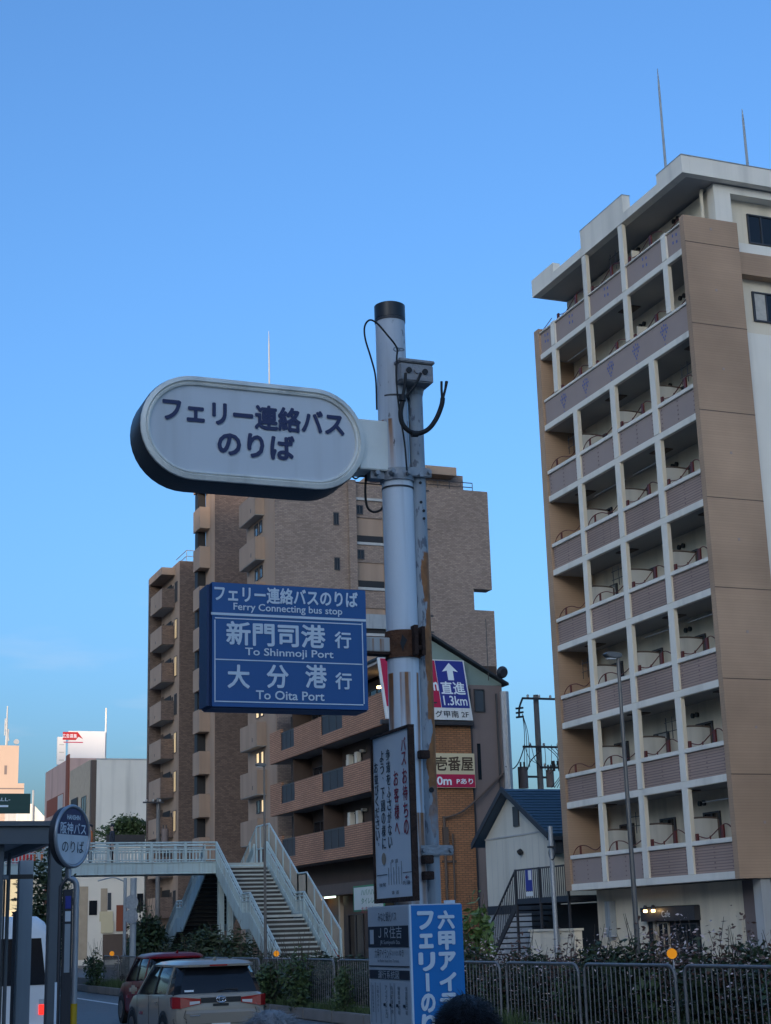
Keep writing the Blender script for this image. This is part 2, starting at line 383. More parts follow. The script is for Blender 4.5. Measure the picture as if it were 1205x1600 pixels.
# ------------------------------------------------------------------ the ground, road and added sun-blocking ridge
def struct(name, mb, m, **k): return tag(mb.build(name, m, **k), kind='structure')
struct('ground', MB().quad((-3000,-3000,-.03),(3000,-3000,-.03),(3000,3000,-.03),(-3000,3000,-.03)), 'paving')
struct('road', MB().quad((3.0,-120,0),(11.95,-120,0),(11.95,420,0),(3.0,420,0)), 'asphalt')
struct('far_road', MB().quad((14.75,-120,0),(22,-120,0),(22,420,0),(14.75,420,0)), 'asphalt')
struct('pavement', MB().box(-6, 2.8, -60, 420, -.02, .15), 'paving')
struct('far_pavement', MB().box(22.18, 27, -60, 420, -.02, .15), 'paving')
struct('planting_strip', MB().box(12.12, 14.58, -60, 420, -.02, .19), 'soil')
for (a, b, h, nm) in ((2.82, 3.0, .16, 'kerb'), (22.0, 22.16, .16, 'kerb')):
    struct(nm, MB().box(a, b, -60, 420, -.02, h), 'kerb')
km = MB().box(0, .16, 0, 1.97, 0, .25).build('t', 'kerb', None, bevel=.02).data
bpy.data.objects.remove(bpy.data.objects['t'])
km.name = 'kerb_stone'
mk = MB().box(11.97, 12.10, -60, 420, -.02, .20).build('median_kerb', 'kerb'); tag(mk, kind='structure')
for side, xk in ((0, 11.96), (1, 14.6)):
    if side: struct('median_kerb', MB().box(14.6, 14.74, -60, 420, -.02, .22), 'kerb'); continue
    for i in range(26):
        o = bpy.data.objects.new('kerb_stone', km); COL.objects.link(o); o.location = (xk-.01, 26+i*2, 0); o.parent = mk
struct('road_edge_line', MB().quad((10.35,-60,.005),(10.52,-60,.005),(10.52,420,.005),(10.35,420,.005)), 'road_paint')
mb = MB()
for i in range(40): mb.quad((6.72,-20+i*10,.005),(6.87,-20+i*10,.005),(6.87,-14+i*10,.005),(6.72,-14+i*10,.005))
struct('lane_line', mb, 'road_paint')
# unseen ridge added behind the camera; blocks the sun from all but far roofs
mb = MB(); side = Vector((SUN_TO.y, -SUN_TO.x, 0)); N = 40     # 'side' runs to the right when looking at the sun
if side.dot(Vector((-.8, .6, 0))) < 0: side = -side
HC = 31.4+(450+104)*math.tan(SUN_EL)
rows = []
for (d, hf) in ((250, 0), (340, .5), (410, .85), (450, 1.0), (520, .8), (700, .0)):
    row = []
    for i in range(N+1):
        t = (i/N-.5)*640
        fall = 1 if abs(t) < 85 else max(0, 1-((abs(t)-85)/235)**1.2)
        row.append(SUN_TO*d+side*(t+24)+UZ*(HC*hf*fall+(math.sin(i*1.7)*1.5+math.sin(i*.61)*1.5)*hf*(0 if hf == 1.0 and abs(t) < 90 else 1)-.05))
    rows.append(row)
vs = [v for r in rows for v in r]; fs = [(r*(N+1)+i, r*(N+1)+i+1, (r+1)*(N+1)+i+1, (r+1)*(N+1)+i) for r in range(len(rows)-1) for i in range(N)]
struct('blocker_ridge', MB().add(vs, fs), 'blocker_ridge_green', smooth=60)

# buildings on the camera's own side of the street (behind and to the left of the frame)
for i, (ya, yb, x1, h, m) in enumerate(((-70, -46, -6.5, 17, 'beige_stucco'), (-45, -24, -6.8, 19, 'grey_render'), (-23, -4, -6.4, 8.0, 'brown_tile'), (-3, 16, -6.6, 8.5, 'beige_stucco'), (17, 38, -6.5, 11, 'grey_render'), (39, 62, -6.7, 15, 'brown_tile'), (63, 100, -6.5, 12, 'beige_stucco'), (8, 33, 43.5, 11.5, 'grey_render'))):
    T = thing('street_building', ((x1-8), (ya+yb)/2, 0), 'plain %s street building out of the frame, %s along the pavement' % (('beige', 'grey', 'brown')[i % 3], ordinals[i]), 'building', 'buildings on the near side of the street')
    MB().box(x1-16, x1, ya, yb, 0, h).build('wall', m, T)
    n = int((yb-ya)/3)
    for k in range(int(h/3)):
        for q in range(n): MB().box(x1+.002, x1+.03, ya+1+q*3, ya+2.6+q*3, k*3+.9, k*3+2.3).build('window', 'glass_window', T, fix=False)
# ------------------------------------------------------------------ windows
def window(parent, face, a0, a1, z0, z1, pos, glass='glass_window', frame='dark_metal', mull=1, out=-1, depth=.06):
    """face 'x': window in a plane X=pos looking to -X, spanning Y a0..a1; face 'y': plane Y=pos looking to -Y, spanning X a0..a1"""
    if a0 > a1: a0, a1 = a1, a0
    fw = .05
    def bx(m, u0, u1, w0, w1, d0, d1):
        if face == 'x': m.box(pos-d1, pos-d0, u0, u1, w0, w1)
        else: m.box(u0, u1, pos-d1, pos-d0, w0, w1)
    m = MB()
    bx(m, a0, a1, z0, z0+fw, .0, depth); bx(m, a0, a1, z1-fw, z1, .0, depth)
    bx(m, a0, a0+fw, z0+fw, z1-fw, .0, depth); bx(m, a1-fw, a1, z0+fw, z1-fw, .0, depth)
    for i in range(mull):
        c = a0+(a1-a0)*(i+1)/(mull+1); bx(m, c-.025, c+.025, z0+fw, z1-fw, .0, depth-.005)
    f = m.build('window', frame, parent)
    g = MB(); bx(g, a0+fw, a1-fw, z0+fw, z1-fw, .004, .02); g.build('pane', glass, f)
    return f

# ------------------------------------------------------------------ the balconied apartment block on the right
def apartment_right():
    T = thing('apartment_building', (34, 45, 0), 'tall beige and mauve apartment block with rows of open balconies, right of the street lamp', 'building')
    X0 = 26.5
    zf = {2: 3.32, 3: 6.14, 4: 8.96, 5: 11.78, 6: 14.61, 7: 17.43, 8: 20.22, 9: 23.08, 10: 25.77}
    box('wall', 'cream_render', T, 27.9, 44, 39.86, 49.95, 0, 25.5)
    # street front frame
    low = [(49.68, 47.42), (47.14, 44.73), (44.41, 42.09), (41.76, 39.56)]
    up = [(49.72, 48.75), (48.45, 46.07), (45.79, 43.41), (43.13, 40.76), (40.48, 39.56)]
    piers_low = [(47.42, 47.14), (44.73, 44.41), (42.09, 41.76)]
    piers_up = [(48.75, 48.45), (46.07, 45.79), (43.41, 43.13), (40.76, 40.48)]
    for k in range(2, 10):
        z = zf[k]; bays = low if k < 8 else up; piers = piers_low if k < 8 else piers_up
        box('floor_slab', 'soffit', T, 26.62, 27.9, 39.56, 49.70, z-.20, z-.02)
        box('slab_edge', 'white_render', T, X0-.03, 26.618, 39.552, 49.71, z-.225, z, bevel=.012)
        ph = .84
        for (b0, b1) in bays:
            if k == 8: continue
            pm = 'mauve_panel' if k >= 7 or (k == 2 and b0 > 46) else 'mauve_tile'
            p = box('balcony_panel', pm, T, X0+.03, X0+.13, b1+.002, b0-.002, z+.002, z+ph)
            if k < 9:
                m = MB(); w = b0-b1
                for fx in (.06, .5, .94):
                    for q in range(5): m.box(X0+.018, X0+.028, b1+w*fx-.03, b1+w*fx+.03, z+.12+q*.15, z+.165+q*.15)
                m.build('stud', 'stud_red', p)['kind'] = 'stuff'
            else:
                m = MB(); c = (b0+b1)/2
                for dy, dz in ((-.11, .58), (.11, .62), (-.11, .33), (.11, .37)): m.box(X0+.02, X0+.028, c+dy-.035, c+dy+.035, z+dz, z+dz+.10)
                m.build('crest', 'crest_blue', p)['kind'] = 'stuff'
            box('parapet_cap', 'white_render', T, X0-.04, X0+.17, b1+.004, b0-.004, z+ph+.002, z+ph+.14 if k < 9 else z+ph+.06, bevel=.012)
        if k == 8:
            p = box('balcony_panel', 'mauve_panel', T, X0+.03, X0+.13, 39.56, 49.66, z+.002, z+.90)
            for (cx_, cy_) in ((880, 625), (914, 600), (953, 573), (993, 546), (1037, 517)):
                c = P(cx_, cy_, X=X0).y; m = MB()
                for dy, dz, w2 in ((0,.74,.05),(-.13,.70,.05),(.13,.70,.05),(-.2,.58,.05),(.2,.58,.05),(-.07,.58,.06),(.07,.58,.06),(-.13,.46,.05),(.13,.46,.05),(-.06,.34,.045),(.06,.34,.045),(0,.24,.045),(0,.08,.03)):
                    m.add([(X0+.02, c+dy-w2, z+dz), (X0+.02, c+dy, z+dz-w2*1.2), (X0+.02, c+dy+w2, z+dz), (X0+.02, c+dy, z+dz+w2*1.2)], [(0,1,2,3)])
                m.build('crest', 'crest_blue', p)['kind'] = 'stuff'
            box('parapet_cap', 'white_render', T, X0-.02, X0+.17, 39.57, 49.66, z+.902, z+1.0, bevel=.012)
        for (p0, p1) in piers:
            if k == 9 and (p0 > 48 or p0 < 42):
                box('pier', 'white_render', T, X0-.045, X0+.20, p1, p0, z+.002, z+.93); continue
            z_ = z+.002 if k != 8 else z+1.002
            pr_ = box('pier', 'cream_render', T, X0-.024, X0+.11, p1+.004, p0-.004, z_, zf[k+1]-.227)
            box('pier_face', 'white_render', pr_, X0-.045, X0-.0245, p1, p0, z_, zf[k+1]-.227)
        # what shows inside each balcony
        for i, (b0, b1) in enumerate(bays):
            if k == 9 and i >= 3: pass
            top = z+ph+(.14 if k < 8 else .08); w = b0-b1
            m = MB()
            if w > 1.5:
                if i == 0 or (k < 8 and i == 1):
                    m.tube(bez([(X0+.06, b0-.06, top), (X0+.06, b0-.28, top+.2), (X0+.06, b0-.62, top+.30), (X0+.06, b0-1.1, top+.27), (X0+.06, b0-1.7, top+.1), (X0+.06, b1+.05, top+.26)]), .016, 6)
                    m.box(X0+.035, X0+.085, b0-.66, b0-.60, top, top+.29)
                else:
                    m.tube(bez([(X0+.06, b0-.18, top+.16), (X0+.06, b0-.7, top+.05), (X0+.06, b0-1.0, top+.12), (X0+.06, b0-1.55, top+.36), (X0+.06, b0-1.85, top+.40), (X0+.06, b1+.05, top+.22)]), .016, 6)
                    m.box(X0+.03, X0+.09, b0-.24, b0-.12, top, top+.22); m.box(X0+.03, X0+.09, b0-1.66, b0-1.54, top, top+.39); m.box(X0+.045, X0+.075, b0-.92, b0-.88, top, top+.12)
            else:
                m.tube(bez([(X0+.06, b0-.04, top+.02), (X0+.06, (b0+b1)/2, top+.12), (X0+.06, b1+.04, top+.24)]), .016, 6)
            m.build('handrail', 'rail_red', T)
            yw = b1+.12
            if w > 1.5:
                window(T, 'x', yw, yw+(.95 if i < 3 else 1.1), z+.05, z+1.95, 27.896, 'glass_dark')
                m = MB()
                for dy in (0, .25):
                    if i >= 2: MB().disc((27.86, b1+w*.42+dy, z+2.25), (1, 0, 0), .085, .07, 14).build('vent', 'black_plastic', T)
        # things people keep out there: drying racks, poles and a cabinet
        for i, (b0, b1) in enumerate(bays):
            w = b0-b1
            if w < 1.5: continue
            h_ = (k*7+i*5) % 9
            if h_ in (1, 4):
                m = MB()
                for zz_ in (1.75, 2.05): m.tube([(27.05, b1+w*.30, z+zz_), (27.05, b1+w*.72, z+zz_)], .014, 5)
                for fy_ in (.34, .52, .68): m.tube([(27.05, b1+w*fy_, z+1.5), (27.05, b1+w*fy_, z+2.2)], .014, 5)
                m.build('drying_rack', 'dark_metal', T)
            elif h_ in (2, 7): MB().tube([(26.9, b1+.1, z+2.15), (26.9, b0-.1, z+2.15)], .016, 6).build('drying_pole', 'steel', T)
            elif h_ == 5: box('cabinet', 'grey_render', T, 27.5, 27.88, b1+w*.55, b1+w*.72, z+.02, z+1.5)
            elif h_ == 8 and k < 8: box('curtain', 'curtain', T, 27.82, 27.832, b1+.2, b1+.7, z+.1, z+1.9)
            if i % 2 == k % 2: box('ceiling_hatch', 'dark_brown', T, 26.95, 27.45, b1+w*.2, b1+w*.5, zf[k+1]-.235, zf[k+1]-.202) if k < 9 else None
        # dividers between neighbouring balconies
        if k < 8:
            for (p0, p1) in piers+[(49.70, 49.66)]:
                if p0 > 49: continue
                yc = p1+.06; m = MB(); n = 8
                poly = [(26.63, z+.02), (27.47, z+.02)]+[(27.47-.84*q/n, z+1.66+.02*math.sin(math.pi*q/n)) for q in range(n+1)]
                d = MB().prism(poly, 'y', yc-.02, yc+.02).build('divider', 'divider_grey', T)
                m = MB().tube([(26.63+.84*q/n, yc, z+1.69+.02*math.sin(math.pi*q/n)) for q in range(n+1)], .03, 6)
                m.box(27.472, 27.53, yc-.03, yc+.03, z+.02, z+1.66)
                m.build('divider_frame', 'dark_brown', d)
        elif k == 9 or k == 8:
            yc = 43.5; box('divider', 'white_render', T, 27.0, 27.86, yc-.02, yc+.02, z+.02, z+1.7)
        if k < 8: MB().tube([(27.75, 49.2, z+.02), (27.75, 49.2, zf[k+1]-.23)], .06, 8).build('drain_pipe', 'cream_render', T)
    # low white upper edge, side fins
    box('side_fin', 'fin_tile', T, X0-.05, 27.9, 49.72, 50.1, 3.1, 24.15)
    box('corner_fin', 'fin_tile', T, X0-.06, 28.5, 39.30, 39.55, 3.10, 24.13)
    for z in (23.2, 20.37, 17.45, 14.6, 11.75, 8.95, 6.1):
        box('joint', 'dark_brown', T, X0-.064, 28.504, 39.294, 39.31, z-.012, z+.012)
    for z in (23.75, 21.6, 18.9, 16.1, 13.3, 10.4, 7.5, 4.7): box('tie_plate', 'mauve_panel', T, 27.42, 27.5, 39.29, 39.299, z-.04, z+.04)
    # gable wall to the right
    box('end_wall', 'white_render', T, 28.52, 44, 39.50, 39.86, 3.1, 20.36); box('end_base', 'grey_render', T, 27.92, 44, 39.6, 39.858, 0, 3.09)
    box('end_band', 'fin_tile', T, 28.52, 44, 39.48, 39.86, 22.42, 23.2)
    box('end_frame', 'white_render', T, 27.82, 28.46, 39.46, 39.86, 23.21, 25.27)
    box('end_frame', 'white_render', T, 27.82, 44, 39.46, 39.86, 25.272, 25.54)
    window(T, 'y', 29.3, 30.9, 23.75, 24.82, 39.85, 'glass_dark', 'dark_metal', 2); window(T, 'y', 29.2, 30.8, 20.95, 22.0, 39.85, 'glass_dark', 'dark_metal', 2)
    box('curtain', 'curtain', T, 29.3, 29.75, 39.822, 39.829, 21.0, 21.95)
    box('sill_wall', 'white_render', T, 28.47, 44, 39.52, 39.858, 23.21, 23.55)
    # roof
    box('roof', 'soffit', T, X0+.26, 44, 39.4, 49.95, 25.58, 25.82)
    for (a, b, zt) in ((39.14, 40.7, 26.2), (40.7, 42.96, 25.89), (42.96, 46.05, 26.57), (46.05, 48.25, 25.9), (48.25, 50.05, 26.28)):
        box('roof_fascia', 'white_render', T, X0-.05, X0+.255, a+.002, b-.002, 25.57, zt)
    box('roof_fascia', 'white_render', T, X0+.258, 44, 39.14, 39.398, 25.57, 26.2)
    box('roof_fascia', 'white_render', T, X0+.258, 44, 49.96, 50.05, 25.57, 26.28)
    m = MB().box(X0-.06, X0+.27, 39.12, 40.7, 26.202, 26.23).box(X0+.275, 44, 39.12, 39.41, 26.202, 26.23).box(X0-.06, X0+.27, 42.95, 46.06, 26.572, 26.6)
    m.build('coping', 'grey_paint', T)
    MB().tube(bez([(27.7, 39.95, 25.5), (27.62, 39.9, 25.3), (27.62, 39.9, 24.9), (27.62, 39.9, 23.1)]), .06, 8).build('drain_pipe', 'cream_render', T)
    box('roof_hatch', 'grey_paint', T, 27.4, 28.6, 41.2, 42.4, 25.83, 26.5)
    # ground floor
    X1 = 27.55
    def py(x, y, X=X1): return P(x, y, X=X)
    box('lower_wall', 'cream_render', T, X1, 27.898, 46.55, 49.9, 0, 3.09); box('lower_wall', 'cream_render', T, X1, 27.898, 40.9, 43.35, 0, 3.09)
    box('lower_wall', 'cream_render', T, X1, 27.898, 43.352, 46.548, 2.45, 3.09)
    box('shop_front', 'black', T, X1+.02, X1+.22, 43.36, 46.54, .02, 2.44)
    box('shop_fascia', 'dark_metal', T, X1-.22, X1+.018, 43.3, 46.6, 1.98, 2.42)
    lettering('Cafe', 'sign_white', T, (X1-.224, 45.0, 2.2), -UY, UZ, h=.2)
    window(T, 'x', 43.5, 44.8, .4, 1.9, X1+.018, 'glass_dark'); window(T, 'x', 45.2, 45.9, .1, 1.95, X1+.018, 'glass_dark', 'wood_beige')
    box('door_post', 'wood_beige', T, X1-.06, X1+.01, 46.0, 46.12, .02, 1.97)
    box('entrance_column', 'grey_render', T, 27.2, 27.54, 39.4, 39.8, 0, 3.09); box('shutter', 'brown_render', T, 27.55, 27.60, 39.85, 40.88, 0, 3.09)
    box('door', 'cream_render', T, X1-.03, X1-.001, 41.0, 41.9, .02, 2.2, bevel=.01)
    for yb in (46.05, 45.55):
        MB().tube([(X1-.35, yb, 2.5), (X1-.35, yb, 2.36)], [.04, .09], 10).build('lamp_shade', 'dark_metal', T)
        MB().disc((X1-.35, yb, 2.31), (0, 0, 1), .06, .08, 12).build('bulb', 'bulb', T)
    box('meter_box', 'grey_paint', T, X1-.25, X1-.005, 48.6, 48.95, 1.5, 2.7, bevel=.01)
    return T
apartment_right()
for (x, ybot, ytop, lab) in ((1040, 258, 110, 'tall thin lightning rod on the roof of the balconied block, left of two'), (1168, 256, 172, 'shorter thin lightning rod on the roof of the balconied block, right of two')):
    Yp = 44.5 if x < 1100 else 41.5
    b = P(x, ybot, Y=Yp); t = P(x, ytop, Y=Yp)
    T = thing('lightning_rod', (b.x, Yp, 25.83), lab, 'rod', 'lightning rods on the roof')
    MB().tube([(b.x, Yp, 25.83), (b.x, Yp, b.z+(t.z-b.z)*.8), (b.x, Yp, t.z)], [.06, .04, .012], 8).build('mast', 'grey_paint', T)
    MB().box(b.x-.15, b.x+.15, Yp-.15, Yp+.15, 25.825, 25.86).build('base_plate', 'grey_paint', T)

# ------------------------------------------------------------------ the tall tiled tower behind
def tower():
    T = thing('apartment_tower', (35, 100, 0), 'tall brown tiled apartment tower in stepped blocks rising behind the signs', 'building')
    XW = 28.0
    # blocks as (Y near, Y far, X right, top)
    blocks = [(112.4, 118.4, 46, 29.55), (102.4, 104.7, 46, 34.6), (88.5, 94.5, 42.6, 29.5)]
    (n1, f1, r1, t1), (n2, f2, r2, t2), (n3, f3, r3, t3) = blocks
    box('wall', 'beige_stucco', T, XW, 46, n1+.02, f1, 0, t1)
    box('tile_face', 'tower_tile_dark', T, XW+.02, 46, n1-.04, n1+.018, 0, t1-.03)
    box('wall', 'beige_stucco', T, XW, 36, n2+.02, f2, 0, t2)
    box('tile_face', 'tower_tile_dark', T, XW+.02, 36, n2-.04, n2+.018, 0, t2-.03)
    box('wall', 'tower_tile', T, XW+4, 41.5, 94.6, 112.3, 0, 29.4)
    # street block: L-shaped outline on its camera side with the notch on the right
    box('wall', 'beige_stucco', T, XW, 41.25, n3+.05, f3, 0, 29.40)
    m = MB()
    m.box(XW+.03, 32.8, n3-.05, n3+.048, 0, 29.45); m.box(35.2, 41.3, n3-.05, n3+.048, 0, 29.45); m.box(41.302, 42.6, n3-.05, n3+.9, 22.95, 29.45); m.box(41.302, 42.68, n3-.05, n3+3, 0, 21.56)
    m.build('tile_face', 'tower_tile', T)
    box('tile_pier', 'tower_tile', T, 32.802, 33.3, n3-.32, n3+.3, 0, 29.5)
    for k in range(10):
        z = 28.9-2.9*k
        box('recess_band', 'tower_tile', T, 33.31, 35.19, n3-.02, n3+.048, z-1.75, z-.45 if k else z+.4)
        box('recess_sill', 'grey_render', T, 33.305, 35.195, n3-.10, n3-.022, z-.62, z-.45)
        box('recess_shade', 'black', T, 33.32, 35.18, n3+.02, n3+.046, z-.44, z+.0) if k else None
        window(T, 'y', 33.4, 33.85, z-1.55, z-.95, n3-.021, 'glass_dark')
        window(T, 'y', 31.85, 32.2, z-2.35, z-1.55, n3-.052, 'glass_dark')
    box('railing', 'grey_paint', T, 33.31, 35.19, n3-.14, n3-.10, 20.05, 20.95)
    # roof level
    box('parapet', 'tower_tile', T, XW+.01, 42.58, n3-.045, n3+.2, 29.452, 29.50)
    box('penthouse', 'tower_tile', T, 36, 41.45, n3+1.2, n3+5, 29.41, 30.85)
    box('penthouse_roof', 'beige_stucco', T, 35.6, 40.6, n3+.3, n3+5.2, 30.55, 31.1)
    m = MB()
    for z in (29.75, 30.05): m.tube([(37.5, n3+.1, z), (41.6, n3+.1, z)], .03, 6)
    for q in range(6): m.tube([(37.5+q*.82, n3+.1, 29.45), (37.5+q*.82, n3+.1, 30.05)], .025, 6)
    m.build('railing', 'dark_metal', T)
    m = MB()
    for (ya, yb, z) in ((n1+.3, n1+.3, 29.55), ):
        for dz in (.45, .9): m.tube([(28.6, n1+.25, z+dz), (32, n1+.25, z+dz)], .03, 6); m.tube([(28.6, n1+.25, z+dz), (28.6, n1+3.5, z+dz)], .03, 6)
        for q in range(4): m.tube([(28.6+q, n1+.25, z), (28.6+q, n1+.25, z+.9)], .025, 6)
    m.build('railing', 'grey_paint', T)
    # block 1: balconies on the street side
    for k in range(10):
        z = 27.55-2.86*k
        ya, yb = 113.9, 117.6
        p = MB().box(27.0, 27.12, ya, yb, z-1.35, z+.1).build('balcony', 'beige_stucco', T)
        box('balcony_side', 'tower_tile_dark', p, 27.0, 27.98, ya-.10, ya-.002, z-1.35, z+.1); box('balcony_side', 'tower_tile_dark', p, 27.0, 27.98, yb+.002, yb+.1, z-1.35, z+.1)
        box('balcony_floor', 'soffit', p, 27.125, 27.98, ya+.002, yb-.002, z-1.35, z-1.2)
        box('drain_spout', 'dark_metal', p, 26.98, 26.999, ya+1.9, ya+2.0, z-1.0, z-.8)
        window(T, 'x', 113.0, 113.7, z-1.0, z+.55, 27.998, 'window_lit' if k in (1, 2, 4, 5, 6) else 'glass_window')
        window(T, 'x', 114.2, 114.5, z-.9, z+.45, 27.998, 'glass_dark', mull=0)
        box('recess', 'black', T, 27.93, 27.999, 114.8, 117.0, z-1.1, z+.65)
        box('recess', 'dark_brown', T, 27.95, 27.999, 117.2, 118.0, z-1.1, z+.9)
    box('side_pier', 'tower_tile_dark', T, 27.0, 27.99, 118.05, 118.4, 0, 29.3)
    MB().box(26.95, 27.98, 113.8, 118.0, 28.75, 29.3).build('canopy', 'beige_stucco', T)
    # block 2: balcony fronts standing out from the stucco strip
    for k in range(13):
        z = 34.2-2.88*k
        if z-1.4 < 0: break
        p = box('balcony', 'beige_stucco', T, 27.25, 27.99, 103.6, 105.4, z-1.45, z+.1)
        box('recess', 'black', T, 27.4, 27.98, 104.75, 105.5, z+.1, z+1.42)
    box('strip', 'beige_stucco', T, XW-.02, XW-.001, n2+.03, f2, 0, t2)
    # block 3: little windows and ledges on the street side
    for k in range(10):
        z = 28.2-2.9*k
        box('ledge', 'beige_stucco', T, 27.4, 27.999, 90.6, 94.2, z-.7, z+.75)
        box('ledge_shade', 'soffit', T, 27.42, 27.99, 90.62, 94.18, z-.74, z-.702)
        window(T, 'x', 91.0, 91.6, z-1.75, z-.95, 27.998, 'window_lit' if k in (4, 5, 6) else 'glass_window', mull=0)
        window(T, 'x', 91.9, 92.6, z-1.75, z-.95, 27.998, 'window_lit' if k in (4, 5) else 'glass_window', mull=0)
        box('drain_spout', 'dark_metal', T, 27.38, 27.399, 91.5, 91.58, z-.4, z-.15)
    return T
tower()
b = P(421, 600, Y=89.5); t = P(420, 517, Y=89.5)
T = thing('antenna_mast', (b.x, 89.5, 29.4), 'thin lightning mast standing on the tiled tower above the oval sign', 'mast')
MB().tube([(b.x, 89.5, 29.4), (b.x, 89.5, t.z-1), (b.x, 89.5, t.z)], [.07, .05, .015], 8).build('pole', 'grey_paint', T)
MB().box(b.x-.2, b.x+.2, 89.3, 89.7, 29.395, 29.45).build('base_plate', 'grey_paint', T)

# ------------------------------------------------------------------ the low brown-tiled block with long balconies
def brick_block():
    T = thing('brick_apartment', (30, 76, 0), 'low brown brick apartment block with long slanting balconies behind the footbridge stairs', 'building')
    XF, Y0, Y1 = 27.0, 67.3, 86.7
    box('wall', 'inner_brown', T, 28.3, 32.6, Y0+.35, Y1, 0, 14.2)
    box('end_wall', 'orange_brick', T, XF+.05, 30.95, Y0, Y0+.34, 0, 13.0)
    box('side_wall', 'brown_render', T, 30.96, 32.7, Y0+.05, Y0+.34, 0, 13.2)
    box('corner_board', 'dark_metal', T, 30.93, 31.0, Y0-.05, Y0-.003, 0, 13.0)
    for z in (11.41, 8.45, 5.49):
        segs = [(Y1, 84.6, 1.78), (84.6, 82.2, .55), (82.2, 77.6, 1.55), (77.6, 74.3, .55), (74.3, Y0+.36, 1.55)]
        box('balcony_floor', 'soffit', T, XF+.16, 28.298, Y0+.36, Y1, z+.02, z+.2)
        for (a, b_, h) in segs:
            box('balcony_front', 'brown_tile', T, XF, XF+.15, b_+.001, a-.001, z, z+h)
            if h < 1:
                n = 3; w = (a-b_)/n
                for q in range(n):
                    box('screen_panel', 'smoked_panel', T, XF+.05, XF+.08, b_+w*q+.04, b_+w*(q+1)-.04, z+.60, z+1.50)
                m = MB().box(XF+.03, XF+.10, b_, a, z+1.5, z+1.56).box(XF+.03, XF+.10, b_, a, z+.552, z+.60)
                for q in range(n+1): m.box(XF+.03, XF+.10, b_+w*q-.035, b_+w*q+.035, z+.602, z+1.498)
                m.build('screen_frame', 'dark_metal', T)
        zc = z+2.94
        for (ya, yb) in ((85.6, 83.6), (82.6, 80.6), (77.0, 75.0), (73.6, 71.6)):
            window(T, 'x', yb, ya, z+.3, z+2.35, 28.298, 'glass_dark', 'dark_metal')
        for yb in (80.0, 76.2, 75.0): box('water_heater', 'white_render', T, 28.0, 28.28, yb, yb+.35, z+1.6, z+2.4)
        for yb in (79.2, 74.4): box('wall_lamp', 'curtain', T, 28.0, 28.28, yb, yb+.18, z+2.3, z+2.45)
        for yb in (76.9, 75.6): box('curtain', 'curtain', T, 28.20, 28.228, yb, yb+.28, z+.5, z+2.2)
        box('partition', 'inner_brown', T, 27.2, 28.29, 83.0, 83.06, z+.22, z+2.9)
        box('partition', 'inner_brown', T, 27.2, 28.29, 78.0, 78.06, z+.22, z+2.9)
    MB().disc((27.9, 71.3, 13.6), (0, 0, 1), .12, .1, 12).build('bulb', 'bulb', T)
    # roof: gable end over the sign, falling to the right
    box('roof_slab', 'soffit', T, XF-.1, 28.3, Y0+.36, Y1, 14.36, 14.6)
    m = MB().prism([(XF+.1, 13.02), (32.7, 13.22), (32.7, 13.3), (29.0, 15.35), (XF+.1, 14.5)], 'y', Y0+.06, Y0+.3)
    m.build('gable', 'gable_green', T)
    m = MB().prism([(XF-.2, 14.52), (29.0, 15.45), (32.95, 13.2), (32.95, 13.31), (29.0, 15.57), (XF-.2, 14.63)], 'y', Y0-.25, Y1+.2)
    m.build('roof', 'roof_dark', T)
    window(T, 'y', 31.2, 31.75, 11.9, 13.0, Y0+.048, 'glass_window', 'dark_metal', mull=0)
    box('slit_window', 'glass_dark', T, 31.25, 31.42, Y0+.02, Y0+.048, 8.7, 10.4)
    # ducts on the right-hand edge
    m = MB().tube([(32.78, Y0-.02, 4), (32.78, Y0-.02, 12.9)], .22, 10); m.build('duct', 'steel', T)
    m = MB().tube([(32.35, Y0-.02, 5), (32.35, Y0-.02, 12.8)], .05, 8); m.build('drain_pipe', 'dark_metal', T)
    m = MB().tube([(29.35, Y0-.08, .2), (29.35, Y0-.08, 7.0)], .07, 8).tube([(29.75, Y0-.08, .2), (29.75, Y0-.08, 6.2)], .05, 8).box(29.2, 29.9, Y0-.1, Y0-.002, 4.9, 4.98).box(29.25, 29.5, Y0-.2, Y0-.01, 5.6, 6.5)
    m.tube(bez([(29.35, Y0-.1, 6.9), (30.2, Y0-.3, 7.2), (31.3, Y0-.2, 8.0), (32.5, Y0-.1, 9.0)]), .05, 6)
    m.build('cable_riser', 'dark_brown', T)
    MB().tube([(31.9, Y0-.2, 13.4), (31.9, Y0-.2, 16.4)], .02, 6).build('aerial', 'dark_metal', T)
    o = MB().tube([(32.6, Y0-.3, 13.8), (32.6, Y0-.5, 13.75)], [.30, .20], 16); o.build('satellite_dish', 'roof_dark', T)
    # shop floor
    box('shop_beam', 'dark_brown', T, XF+.02, 28.2, Y0+.4, Y1, 3.75, 4.3)
    box('shop_wall', 'dark_brown', T, 28.0, 28.296, Y0+.4, Y1, 0, 3.74)
    for yb in (71.0, 74.5, 78.0): window(T, 'x', yb, yb+2.2, .3, 2.8, 27.998, 'glass_dark', 'dark_metal')
    box('shop_post', 'wood_beige', T, 27.6, 27.8, 76.9, 77.1, 0, 3.74)
    for yb in (79.5, 73.8): MB().disc((27.5, yb, 3.62), (0, 0, 1), .11, .12, 12).build('bulb', 'bulb', T)
    for yb in (77.2, 71.5): box('tube_lamp', 'tube_lamp', T, 27.42, 27.5, yb, yb+1.6, 3.66, 3.74)
    return T
brick_block()
Y0 = 67.3
